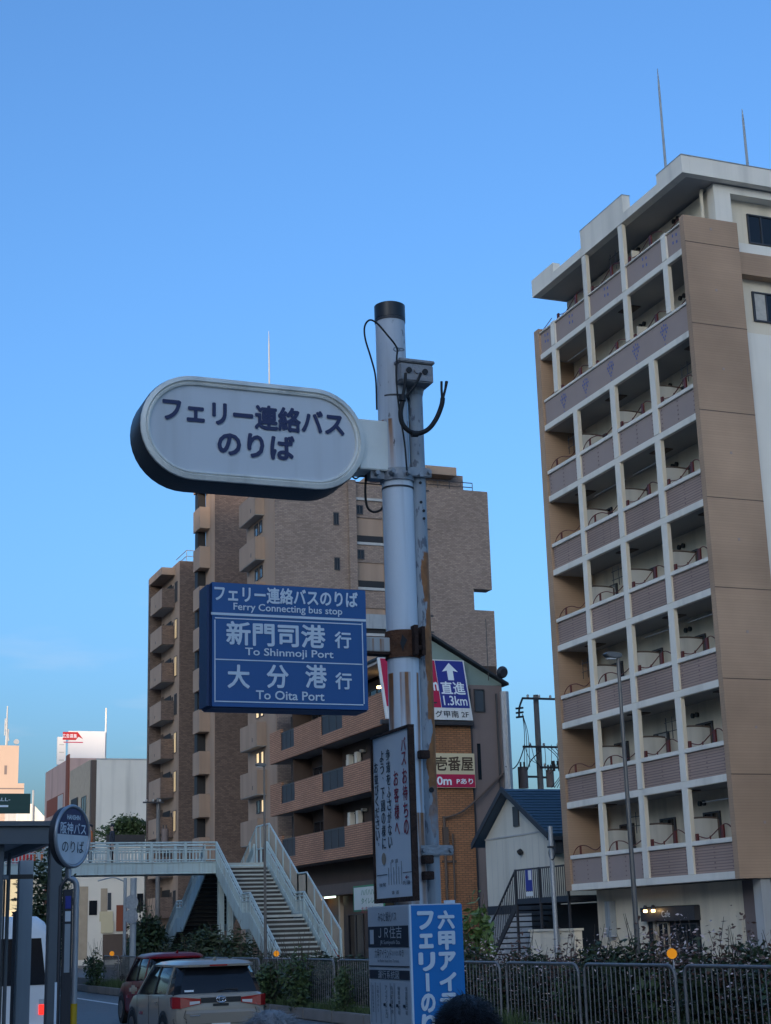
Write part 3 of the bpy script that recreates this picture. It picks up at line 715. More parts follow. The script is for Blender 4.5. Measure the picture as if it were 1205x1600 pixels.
def flat_sign(name, label, cat, corners, base, d=.12, thick_mat='grey_paint', group=None):
    """panel with its face on four corners (bl, br, tr, tl) in a plane Y=const"""
    c = sum((Vector(q) for q in corners), Vector())/4
    T = thing(name, c, label, cat, group)
    f = [Vector(q) for q in corners]; b = [q+Vector((0, d, 0)) for q in f]
    MB().hexa([f[0], f[1], b[1], b[0]], [f[3], f[2], b[2], b[3]]).build('panel', base, T)
    return T
yS = Y0-.30
def sp(u, v):      # point on the slanted sign: u 0..1 left to right, v 0..1 bottom to top
    bl, br, tr, tl = Vector((26.55, yS, 11.45)), Vector((30.95, yS, 11.45)), Vector((30.58, yS, 14.3)), Vector((26.2, yS, 14.3))
    return (bl*(1-u)+br*u)*(1-v)+(tl*(1-u)+tr*u)*v
T = flat_sign('direction_sign', 'slanted blue, crimson and white direction sign with an up arrow on the brick end wall', 'sign', [sp(0,0), sp(1,0), sp(1,1), sp(0,1)], 'sign_white', .18)
e = Vector((0, -.006, 0))
def pan(u0, u1, v0, v1, m, nm='colour_field', k=1): MB().quad(sp(u0,v0)+e*k, sp(u1,v0)+e*k, sp(u1,v1)+e*k, sp(u0,v1)+e*k).build(nm, m, T)
pan(.655, .985, .2, .985, 'print_royal'); pan(.02, .65, .2, .985, 'print_crimson')
ax = (sp(1,1)-sp(1,0)).normalized()
a = lambda u, v: sp(u, v)+e*2
MB().add([a(.78,.66), a(.85,.66), a(.85,.82), a(.91,.80), a(.815,.95), a(.72,.80), a(.78,.82)], [(0,1,2,3,4,5,6)]).build('arrow', 'print_white', T)
lettering('直進', 'print_white', T, sp(.82, .53)+e*2, UX, ax, w=1.25, h=.62, bold=.02)
lettering('1.3km', 'print_white', T, sp(.825, .32)+e*2, UX, ax, w=1.22, h=.46, bold=.015)
lettering('m', 'print_white', T, sp(.60, .55)+e*2, UX, ax, w=.42, h=.42, bold=.03)
MB().quad(a(.52,.88), a(.60,.88), a(.60,.97), a(.52,.97)).quad(a(.53,.76), a(.61,.76), a(.61,.85), a(.53,.85)).build('tag', 'print_white', T)
lettering('ン', 'print_black', T, sp(.56, .925)+e*3, UX, ax, h=.18, bold=.02); lettering('や', 'print_black', T, sp(.57, .805)+e*3, UX, ax, h=.18, bold=.02)
lettering('ング甲南 2F', 'print_black', T, sp(.72, .095)+e*2, UX, ax, w=2.1, h=.33, bold=.012)
MB().box(26.3, 31.0, yS+.02, yS+.25, 11.22, 11.40).build('ledge', 'dark_metal', T)
T = flat_sign('shop_sign', 'cream and crimson shop sign in dark characters lower on the orange brick wall', 'sign', [(28.2, Y0-.15, 8.3), (31.0, Y0-.15, 8.3), (31.0, Y0-.15, 9.9), (28.2, Y0-.15, 9.9)], 'sign_cream', .14)
MB().quad((28.22, Y0-.156, 8.32), (30.98, Y0-.156, 8.32), (30.98, Y0-.156, 8.92), (28.22, Y0-.156, 8.92)).build('colour_field', 'print_crimson', T)
lettering('ら壱番屋', 'print_brown', T, (29.65, Y0-.158, 9.42), UX, UZ, w=2.55, h=.68, bold=.02)
lettering('00m', 'print_white', T, (29.25, Y0-.162, 8.62), UX, UZ, w=1.05, h=.40, bold=.025)
lettering('Pあり', 'print_white', T, (30.45, Y0-.162, 8.60), UX, UZ, w=.85, h=.26, bold=.025)
# small banner by the shop
b0 = P(553, 1385, X=26.7); b1 = P(586, 1383, X=26.7); c0 = P(553, 1425, X=26.7)
T = thing('shop_banner', (26.7, (b0.y+b1.y)/2, c0.z), 'small white shop banner with green border and coloured scribbles left of the notice board', 'banner')
MB().box(26.66, 26.72, b1.y-1.2, b0.y, c0.z, b0.z).build('panel', 'print_green', T)
MB().box(26.65, 26.659, b1.y-1.1, b0.y-.12, c0.z+.08, b0.z-.08).build('face', 'banner', T)
for q, (s, m) in enumerate((('ハバハハ', 'print_green'), ('タイレレ', 'print_green'), ('おさかな', 'print_red'))):
    lettering(s, m, T, (26.645, (b0.y+b1.y)/2-.55, b0.z-.32-q*.40), -UY, UZ, w=1.7, h=.28, bold=.01)
MB().box(26.725, 27.0, b0.y-1, b0.y-.9, c0.z+.2, c0.z+.3).build('bracket', 'dark_metal', T)
# red vending machine below
v = P(505, 1478, X=25.6)
T = thing('vending_machine', (25.6, v.y, .15), 'red vending machine with white script beside the bottom of the stairs', 'vending machine')
box('body', 'vending_red', T, 25.5, 26.2, v.y-.9, v.y+.2, .15, 2.05, bevel=.03)
box('display', 'glass_dark', T, 25.49, 25.499, v.y-.2, v.y+.1, .9, 1.8)
MB().tube(bez([(25.49, v.y-.2, 1.75), (25.49, v.y-.4, 1.9), (25.49, v.y-.5, 1.65), (25.49, v.y-.35, 1.5), (25.49, v.y-.6, 1.35), (25.49, v.y-.75, 1.6)], 30), .03, 6).build('script', 'print_white', T)

# ------------------------------------------------------------------ the white house with the blue roof
def house():
    T = thing('house', (31, 57.5, 0), 'small white two-storey house with a blue ribbed roof between the blocks', 'house')
    XG, YA, YB = 28.6, 55.1, 61.2; zr, ze = 7.32, 5.55; yr = 58.6
    box('wall', 'siding', T, XG, 36, YA+.25, YB, 0, ze)
    MB().prism([(YA+.25, ze+.001), (YB, ze+.001), (yr, zr-.02)], 'x', XG, 36).build('gable', 'siding', T)
    for q in range(11): box('siding_joint', 'grey_render', T, XG-.006, XG-.001, YA+.6+q*.55, YA+.615+q*.55, 2.82, ze-.1)
    box('belt', 'grey_render', T, XG-.03, XG-.002, YA+.2, YB+.02, ze-.04, ze+.02)
    box('base_band', 'roof_dark', T, XG-.05, XG-.002, YA+.2, YB+.02, 2.45, 2.8)
    box('lower_wall', 'grey_render', T, XG-.02, XG-.001, YA+.26, YB, 0, 2.445)
    def slope(y0, z0, y1, z1, nm):
        d = Vector((0, y1-y0, z1-z0)).normalized(); nrm = Vector((0, -d.z, d.y)); 
        if nrm.z < 0: nrm = -nrm
        a = Vector((XG-.35, y0, z0)); b = Vector((XG-.35, y1, z1)); L = Vector((8.5, 0, 0)); th = nrm*.14
        r = MB().hexa([a, a+L, b+L, b], [a+th, a+L+th, b+L+th, b+th]).build(nm, 'roof_blue', T)
        n = 16; m = MB()
        for q in range(n):
            p = a+(b-a)*(q/n)+th; m.hexa([p, p+L, p+L+d*.05, p+d*.05], [p+nrm*.035, p+L+nrm*.035, p+L+d*.05+nrm*.02, p+d*.05+nrm*.02])
        m.build('rib', 'roof_blue', r)
    slope(YA-.35, ze-.30, yr, zr, 'roof'); slope(YB+.55, ze-.30, yr, zr, 'roof')
    m = MB()
    for (ya, za, yb, zb) in ((YA-.4, ze-.36, yr, zr-.02), (YB+.6, ze-.36, yr, zr-.02)):
        m.hexa([(XG-.42, ya, za), (XG-.36, ya, za), (XG-.36, yb, zb), (XG-.42, yb, zb)], [(XG-.42, ya, za+.24), (XG-.36, ya, za+.24), (XG-.36, yb, zb+.24), (XG-.42, yb, zb+.24)])
    m.build('barge_board', 'roof_dark', T)
    box('gutter', 'roof_dark', T, XG-.4, 36, YA-.5, YA-.36, ze-.42, ze-.28)
    box('gable_vent', 'dark_metal', T, XG-.06, XG-.003, yr-.75, yr-.25, ze+.35, ze+1.15)
    MB().disc((XG-.12, yr-.9, ze-.7), (1, 0, .6), .12, .15, 10).build('wall_lamp', 'black_plastic', T)
    box('corner_box', 'roof_dark', T, XG-.02, XG+.5, YA-.3, YA+.24, ze-.9, ze-.31)
    # outside stair and landing with black balustrade
    XS = 26.6
    YL0, YL1, ZL = 50.2, 54.45, 2.95
    box('landing', 'roof_dark', T, XS, XG-.06, YL0, YL1, ZL-.2, ZL)
    m = MB().box(XS, XS+.05, YL0, YL1, ZL+1.02, ZL+1.08); m.build('top_rail', 'dark_metal', T)
    for q in range(28): box('baluster', 'dark_metal', T, XS+.01, XS+.035, YL0+.08+q*.155, YL0+.105+q*.155, ZL+.002, ZL+1.018)
    for yq in (YL0, 52.4, YL1-.08): box('post', 'dark_metal', T, XS-.02, XS+.06, yq, yq+.08, .1, ZL+1.085)
    ns = 13; SL = .2/.245
    for q in range(ns): box('step', 'roof_dark', T, XS+.06, XG-.1, YL1+.01+q*.245, YL1+.29+q*.245, ZL-.25-q*.2, ZL-.2-q*.2)
    ye = YL1+ns*.245; dz = ns*.2
    for (z0_, z1_, nm) in ((-.38, -.08, 'stringer'), (1.0, 1.08, 'stair_rail')):
        MB().hexa([(XS, YL1+.001, ZL+z0_), (XS+.05, YL1+.001, ZL+z0_), (XS+.05, ye, ZL+z0_-dz), (XS, ye, ZL+z0_-dz)], [(XS, YL1+.001, ZL+z1_), (XS+.05, YL1+.001, ZL+z1_), (XS+.05, ye, ZL+z1_-dz), (XS, ye, ZL+z1_-dz)]).build(nm, 'dark_metal', T)
    for q in range(20):
        yy = YL1+.1+q*.155; d_ = (yy-YL1)*SL; box('baluster', 'dark_metal', T, XS+.01, XS+.035, yy, yy+.025, ZL-.1-d_, ZL+1.0-d_)
    box('notice', 'print_royal', T, XS-.03, XS-.021, 52.95, 53.5, 3.2, 3.98); box('notice', 'sign_white', T, XS-.035, XS-.031, 53.0, 53.25, 3.6, 3.95); box('notice', 'sign_white', T, XS-.03, XS-.021, 52.95, 53.5, 3.02, 3.18)
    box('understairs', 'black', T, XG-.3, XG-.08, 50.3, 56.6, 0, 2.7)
    return T
house()
T = thing('garden_wall', (26.9, 50.6, 0), 'low cream wall at the foot of the balconied block by the silver pole', 'wall')
box('panel', 'cream_render', T, 26.2, 26.5, 49.2, 52.6, 0, 1.75); box('coping', 'cream_render', T, 26.15, 26.55, 49.15, 52.65, 1.752, 1.83)
b = P(868, 1440, X=26.0); 
T = thing('service_pole', (26.0, b.y, .15), 'slim silver service pole with a cable loop in front of the white house', 'pole')
MB().tube([(26.0, b.y, .15), (26.0, b.y, 5.35)], .085, 12).build('post', 'galv', T, smooth=50)
MB().tube(arc((25.95, b.y-.12, 4.4), .22, 0, 6.28, 20, UY, UZ), .02, 6).build('cable_loop', 'black', T)
MB().box(25.9, 26.1, b.y-.12, b.y+.12, 4.6, 4.66).build('clamp', 'dark_metal', T)
# ------------------------------------------------------------------ footbridge
def footbridge():
    T = thing('footbridge', (18, 66, 0), 'pale green steel footbridge with two flights of stairs crossing over the road', 'footbridge')
    YN, YF, XE = 66.0, 67.9, 18.1
    zb, zd, zt = 4.56, 4.98, 5.82
    for yy in (YN, YF-.16):
        g = MB().box(-4, XE, yy, yy+.16, zb, zd).box(-4, XE, yy-.05, yy+.21, zb-.04, zb-.002).box(-4, XE, yy-.04, yy+.20, zd+.002, zd+.04)
        for q in range(15): g.box(-3.5+q*1.5, -3.47+q*1.5, yy-.04, yy-.001, zb, zd)
        g.build('girder', 'bridge_paint', T)
    box('deck', 'bridge_step', T, -4, XE+2.3, YN+.17, YF-.17, zd-.12, zd-.02)
    for yy in (YN+.05, YF-.05):
        x1 = XE if yy < 67 else XE-.1
        m = MB()
        for z, r in ((zt, .045), (zt-.13, .03), (zt-.30, .035), (zd+.12, .03)): m.tube([(-4, yy, z), (x1, yy, z)], r, 6)
        m.build('handrail', 'bridge_paint', T)
        q = -3.8
        while q < x1-.1:
            box('post', 'bridge_paint', T, q-.055, q+.055, yy-.045, yy+.045, zd+.045, zt); q += 1.47
        m = MB(); q = -3.9
        while q < x1-.1:
            m.box(q-.018, q+.018, yy-.018, yy+.018, zd+.12, zt-.30); q += .147
        m.build('baluster', 'bridge_paint', T)['kind'] = 'stuff'
    # landing block
    box('landing', 'bridge_paint', T, XE+.001, XE+2.35, YN-.02, YF+.02, zd-.4, zd-.121)
    for (x, y) in ((XE+.35, YN+.5), (XE+.75, YN+.5), (XE+1.9, YF-.4)):
        box('column', 'bridge_paint', T, x-.12, x+.12, y-.12, y+.12, 0, zd-.42)
    # two flights, one towards the camera and one away
    def flight(y0, sgn):
        yy, z = y0, zd-.02; n = 0
        prof = []
        for (steps, land) in ((13, 1.1), (13, 0)):
            prof.append((yy, z))
            for q in range(steps):
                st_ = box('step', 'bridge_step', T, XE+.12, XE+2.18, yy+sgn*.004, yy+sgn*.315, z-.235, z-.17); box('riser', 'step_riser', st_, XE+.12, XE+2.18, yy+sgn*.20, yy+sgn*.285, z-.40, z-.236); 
                yy += sgn*.30; z -= .175; n += 1
            prof.append((yy, z))
            if land: box('stair_landing', 'bridge_step', T, XE+.12, XE+2.18, yy, yy+sgn*land, z-.1, z-.005); yy += sgn*land
        for xs in (XE+.02, XE+2.28):
            m = MB(); rl = MB(); bl = MB()
            pts = prof
            for (a, b) in zip(pts[:-1], pts[1:]):
                m.hexa([(xs-.03, a[0], a[1]-.52), (xs+.03, a[0], a[1]-.52), (xs+.03, b[0], b[1]-.52), (xs-.03, b[0], b[1]-.52)], [(xs-.03, a[0], a[1]+.12), (xs+.03, a[0], a[1]+.12), (xs+.03, b[0], b[1]+.12), (xs-.03, b[0], b[1]+.12)])
                for dz, r in ((.86, .045), (.72, .03), (.55, .035)): rl.tube([(xs, a[0], a[1]+dz), (xs, b[0], b[1]+dz)], r, 6)
                ln = abs(b[0]-a[0]); k = max(1, int(ln/.16))
                for q in range(k+1):
                    f = q/k; yq = a[0]+(b[0]-a[0])*f; zq = a[1]+(b[1]-a[1])*f; bl.box(xs-.018, xs+.018, yq-.018, yq+.018, zq+.12, zq+.55)
                for f in (0, .5): 
                    yq = a[0]+(b[0]-a[0])*f; zq = a[1]+(b[1]-a[1])*f; bl.box(xs-.035, xs+.035, yq-.04, yq+.04, zq+.1, zq+.87)
            m.build('stringer', 'bridge_paint', T); rl.build('handrail', 'bridge_paint', T); bl.build('baluster', 'bridge_paint', T)['kind'] = 'stuff'
        # outer screen, taller, with clouded panels
        xs = XE+2.40
        for (a, b) in zip(prof[:-1], prof[1:]):
            k = max(1, round(abs(b[0]-a[0])/1.0)); m = MB()
            m.tube([(xs, a[0], a[1]+1.62), (xs, b[0], b[1]+1.62)], .04, 6); m.tube([(xs, a[0], a[1]+.62), (xs, b[0], b[1]+.62)], .03, 6)
            for q in range(k+1):
                f = q/k; yq = a[0]+(b[0]-a[0])*f; zq = a[1]+(b[1]-a[1])*f; m.box(xs-.04, xs+.04, yq-.04, yq+.04, zq-.2, zq+1.62)
                if q < k:
                    f2 = (q+1)/k; y2 = a[0]+(b[0]-a[0])*f2; z2 = a[1]+(b[1]-a[1])*f2
                    MB().hexa([(xs-.01, yq+sgn*.06, zq+.68), (xs+.01, yq+sgn*.06, zq+.68), (xs+.01, y2-sgn*.06, z2+.68), (xs-.01, y2-sgn*.06, z2+.68)],
                              [(xs-.01, yq+sgn*.06, zq+1.55), (xs+.01, yq+sgn*.06, zq+1.55), (xs+.01, y2-sgn*.06, z2+1.55), (xs-.01, y2-sgn*.06, z2+1.55)]).build('screen_panel', 'wood_beige', T)
            m.build('screen_frame', 'bridge_paint', T)
        return prof
    flight(YN-.02, -1); flight(YF+.02, 1)
    xs = XE+2.40
    m = MB().tube([(xs, YN, zd+1.62), (xs, YF, zd+1.62)], .04, 6).tube([(xs, YN, zd+.62), (xs, YF, zd+.62)], .03, 6)
    for yq in (YN+.63, YN+1.27): m.box(xs-.04, xs+.04, yq-.04, yq+.04, zd-.2, zd+1.62)
    m.build('screen_frame', 'bridge_paint', T)
    for q in range(3): box('screen_panel', 'wood_beige', T, xs-.01, xs+.01, YN+.06+q*.63, YN+.57+q*.63, zd+.68, zd+1.55)
    return T
footbridge()

# ------------------------------------------------------------------ guard fence along the planting strip
XFN = 12.62
def fence_meshes():
    L = 2.86; m = MB()
    r = .18
    path = [(0, .04, 0), (0, .04, 1.12-r)]+[(0, .04+r-r*math.cos(a), 1.12-r+r*math.sin(a)) for a in [R(18*i) for i in range(1, 6)]]
    path += [(0, L-r, 1.12)]+[(0, L-.0-r+r*math.sin(a)-.04*math.sin(a), 1.12-r+r*math.cos(a)) for a in [R(18*i) for i in range(1, 6)]]+[(0, L-.04, 0)]
    m.tube(path, .026, 8); f = m.build('t', 'fence_grey', None, smooth=50).data
    b = MB().tube([(0, .04, .12), (0, L-.04, .12)], .016, 6).build('t', 'fence_grey').data
    s = MB().tube([(0, 0, .12), (0, 0, 1.10)], .0105, 6).build('t', 'fence_grey', smooth=60).data
    for o in [o for o in bpy.data.objects if o.name.startswith('t') and o.name.split('.')[0] == 't']: bpy.data.objects.remove(o)
    return L, f, b, s
FL, fm, fb, fs_ = fence_meshes()
def link(name, me, parent, loc=(0,0,0), rot=(0,0,0)):
    o = bpy.data.objects.new(name, me); COL.objects.link(o); o.parent = parent; o.location = loc; o.rotation_euler = rot; return o
ordn = ['nearest', 'second nearest', 'third nearest', 'fourth nearest', 'fifth nearest', 'sixth nearest', 'seventh nearest', 'eighth nearest', 'ninth nearest', 'tenth nearest', 'eleventh nearest', 'twelfth nearest', 'thirteenth nearest', 'fourteenth nearest', 'fifteenth nearest', 'farthest']
for i in range(16):
    T = thing('guard_fence', (XFN, 14.6+i*3.0, .19), 'grey tubular guard fence panel along the planting strip, %s of the row' % ordn[i], 'fence', 'guard fence panels along the planting strip')
    T.rotation_euler = (0, 0, R(random.uniform(-.6, .6)))
    link('frame', fm, T); link('bottom_rail', fb, T)
    for q in range(18): link('baluster', fs_, T, (0, .04+(q+1)*(FL-.08)/19, 0))
for (x, lab) in ((1050, 'orange disc reflector on the fence in front of the cafe'), (432, 'orange disc reflector on the fence at the foot of the stairs'), (175, 'orange disc reflector on the fence far off left of the red car')):
    p = P(x, 1490, X=XFN-.05)
    T = thing('reflector', (XFN-.05, p.y, 1.2), lab, 'reflector', 'orange reflectors on the fence')
    nrm = Vector((-p.x, -p.y, 0)).normalized()
    rr = .075 if x > 400 else .09
    MB().disc((p.x, p.y, p.z), nrm, rr, .025, 20).build('lens', 'orange_reflector', T)
    MB().tube([(p.x+.03, p.y+.02, 1.26), (p.x+.03, p.y+.02, p.z-.04)], .012, 6).build('stem', 'galv', T)

# ------------------------------------------------------------------ street lamps on the strip
def lamp(px, pyh, pxb, lab):
    b = P(pxb, 1470, X=13.3); h = P(px, pyh, X=13.3)
    T = thing('street_lamp', (13.3, b.y, .19), lab, 'street lamp', 'slim street lamps on the planting strip')
    z = h.z-.06
    MB().tube([(13.3, b.y, .19), (13.3, b.y, 2.2), (13.3, b.y, z)], [.05, .042, .028], 12).build('pole', 'lamp_steel', T, smooth=50)
    MB().tube([(13.3, b.y, z-.02), (13.12, b.y, z+.01)], .03, 8).build('arm', 'lamp_steel', T)
    pl = [(13.35, z-.03), (13.2, z-.05), (13.08, z-.02), (13.03, z+.02), (13.09, z+.06), (13.25, z+.06), (13.36, z+.03)]
    MB().prism(pl, 'y', b.y-.07, b.y+.07).build('head', 'lamp_steel', T, bevel=.012)
    MB().box(13.09, 13.24, b.y-.05, b.y+.05, z-.06, z-.045).build('lens', 'lamp_clear', T)
lamp(958, 1022, 996, 'slim silver street lamp in front of the balconied apartment block')
lamp(408, 1194, 415, 'slim grey street lamp in front of the footbridge stairs')

# ------------------------------------------------------------------ utility poles
def upole(base, h, r, lab, arms, trans=(), name='utility_pole'):
    T = thing(name, base, lab, 'utility pole')
    bx, by, bz = base
    MB().tube([base, (bx, by, bz+h)], [r, r*.72], 14).build('pole', 'concrete', T, smooth=50)
    for (z, x0, x1, yo) in arms:
        a = box('crossarm', 'dark_metal', T, bx+x0, bx+x1, by-r-.12, by-r-.03, z-.05, z+.05)
        n = 3
        for q in range(n):
            xx = bx+x0+(x1-x0)*(q+.5)/n
            MB().tube([(xx, by-r-.07, z+.052), (xx, by-r-.07, z+.13), (xx, by-r-.07, z+.2)], [.05, .075, .04], 8).build('insulator', 'grey_render', a)
    for (dx, dy, z, rr, hh) in trans:
        t = MB().tube([(bx+dx, by+dy, z), (bx+dx, by+dy, z+hh)], rr, 14).build('transformer', 'brown_render', T, smooth=50)
        MB().tube([(bx+dx-rr*.4, by+dy, z+hh), (bx+dx-rr*.4, by+dy, z+hh+.25)], .05, 8).tube([(bx+dx+rr*.4, by+dy, z+hh), (bx+dx+rr*.4, by+dy, z+hh+.25)], .05, 8).build('bushing', 'dark_metal', t)
        box('hanger', 'dark_metal', t, bx+dx-.06 if dx > 0 else bx+dx, bx if dx > 0 else bx+.06, by+dy-.04, by+dy+.04, z+hh*.5, z+hh*.5+.1)
    return T
pb = P(845, 1230, Y=70.0)
zz = lambda y: P(842, y, Y=70.0).z
T = upole((pb.x, 70.0, 0), zz(1086), .19, 'concrete utility pole with transformers and tangled wires behind the blue roof', [(zz(1093), -.9, 1.0, 0), (zz(1168), -1.0, 1.35, 0), (zz(1200), -.1, 1.5, 0)],
          ((-.95, 0, zz(1232), .25, 1.05), (.5, -.1, zz(1230), .2, .85)))
m = MB()
zt = zz(1093)
m.tube(bez([(pb.x-.9, 69.7, zt), (pb.x-1.15, 69.6, zt-.5), (pb.x-1.2, 69.6, zt-1.0)]), .05, 6)
for q in range(3): m.tube([(pb.x-1.35, 69.6, zt-.55-q*.22), (pb.x-.95, 69.6, zt-.5-q*.22)], .055, 6)
for q in range(4): m.tube(bez([(pb.x+.2+q*.25, 69.6, zz(1168)), (pb.x+.75+q*.2, 69.5, zz(1185+q*3)), (pb.x+.9+q*.1, 69.5, zz(1210)), (pb.x+.4+q*.15, 69.6, zz(1232))]), .02, 5)
for q in range(3): m.tube(bez([(pb.x-1.0, 69.6, zt-.8), (pb.x-.95+q*.1, 69.6, zz(1150)), (pb.x-1.0+q*.15, 69.7, zz(1200))]), .018, 5)
m.tube(bez([(pb.x-.1, 69.6, zz(1175)), (pb.x-.7, 69.5, zz(1190)), (pb.x-.9, 69.6, zz(1205))]), .03, 5)
for q in range(6): m.tube(bez([(pb.x-1.0+q*.38, 69.6, zz(1168)+.1), (pb.x-.8+q*.3, 69.5, zz(1186+q*2)), (pb.x-.3+q*.12, 69.55, zz(1196+q*3))]), .016, 5)
for q in (.55, .85): m.tube([(pb.x+q, 69.6, zz(1190)), (pb.x+q+.05, 69.6, zz(1206))], [.1, .06], 8)
m.build('wiring', 'black', T)
def cable(name, pts, r, lab, sag=0, group=None, matn='black'):
    a, b = Vector(pts[0]), Vector(pts[-1])
    if len(pts) == 2: pts = [a+(b-a)*(i/12)-UZ*sag*4*(i/12)*(1-i/12) for i in range(13)]
    o = MB().tube([Vector(p) for p in pts], r, 5).build(name, matn); return tag(o, lab, 'cable', group)
cable('overhead_cable', [(pb.x-1.0, 69.6, zz(1168)), (32.6, 67.1, 9.3)], .03, 'pair of thin black cables running from the pole crossarm down to the brown wall', .5)
cable('overhead_cable', [(pb.x+.9, 69.6, zt), (60, 62, zt+1.5)], .02, 'thin black wire from the pole top passing behind the balconied block', .6)
cable('overhead_cable', [(pb.x+1.0, 69.6, zz(1131)), (62, 66, zz(1131)+.5)], .025, 'level black wire from the middle of the pole to behind the balconied block', .1)
lb = P(247, 1340, X=24.2)
T = upole((24.2, lb.y, .15), P(243, 1252, X=24.2).z, .17, 'thin concrete utility pole with insulators in front of the tiled tower, above the footbridge', [(P(243, 1256, X=24.2).z, -1.1, .3, 0)], ((.45, 0, P(243, 1318, X=24.2).z, .24, .9),))
# two grey posts with round sign backs under the footbridge
for (x, r, lab, disc) in ((208, .16, 'thick grey signal post with round sign backs seen under the footbridge', 1), (195, .09, 'thin grey post with a bent arm seen under the footbridge', 0)):
    b = P(x, 1440, X=12.9 if disc else 13.6); X0 = 12.9 if disc else 13.6
    T = thing('signal_post', (X0, b.y, .19), lab, 'post')
    top = P(x, 1372, X=X0).z
    MB().tube([(X0, b.y, .19), (X0, b.y, top)], r*.75, 12).build('post', 'grey_paint', T, smooth=50)
    if disc:
        for yq in (1410, 1432):
            z = P(x, yq, X=X0).z; MB().disc((X0-.1, b.y-.14, z), (.1, -1, 0), .26, .03, 20).build('sign_back', 'galv', T)
    else: MB().tube(bez([(X0, b.y, top-.15), (X0-.5, b.y, top+.02), (X0-1.1, b.y, top-.1)]), .03, 6).build('arm', 'grey_paint', T)

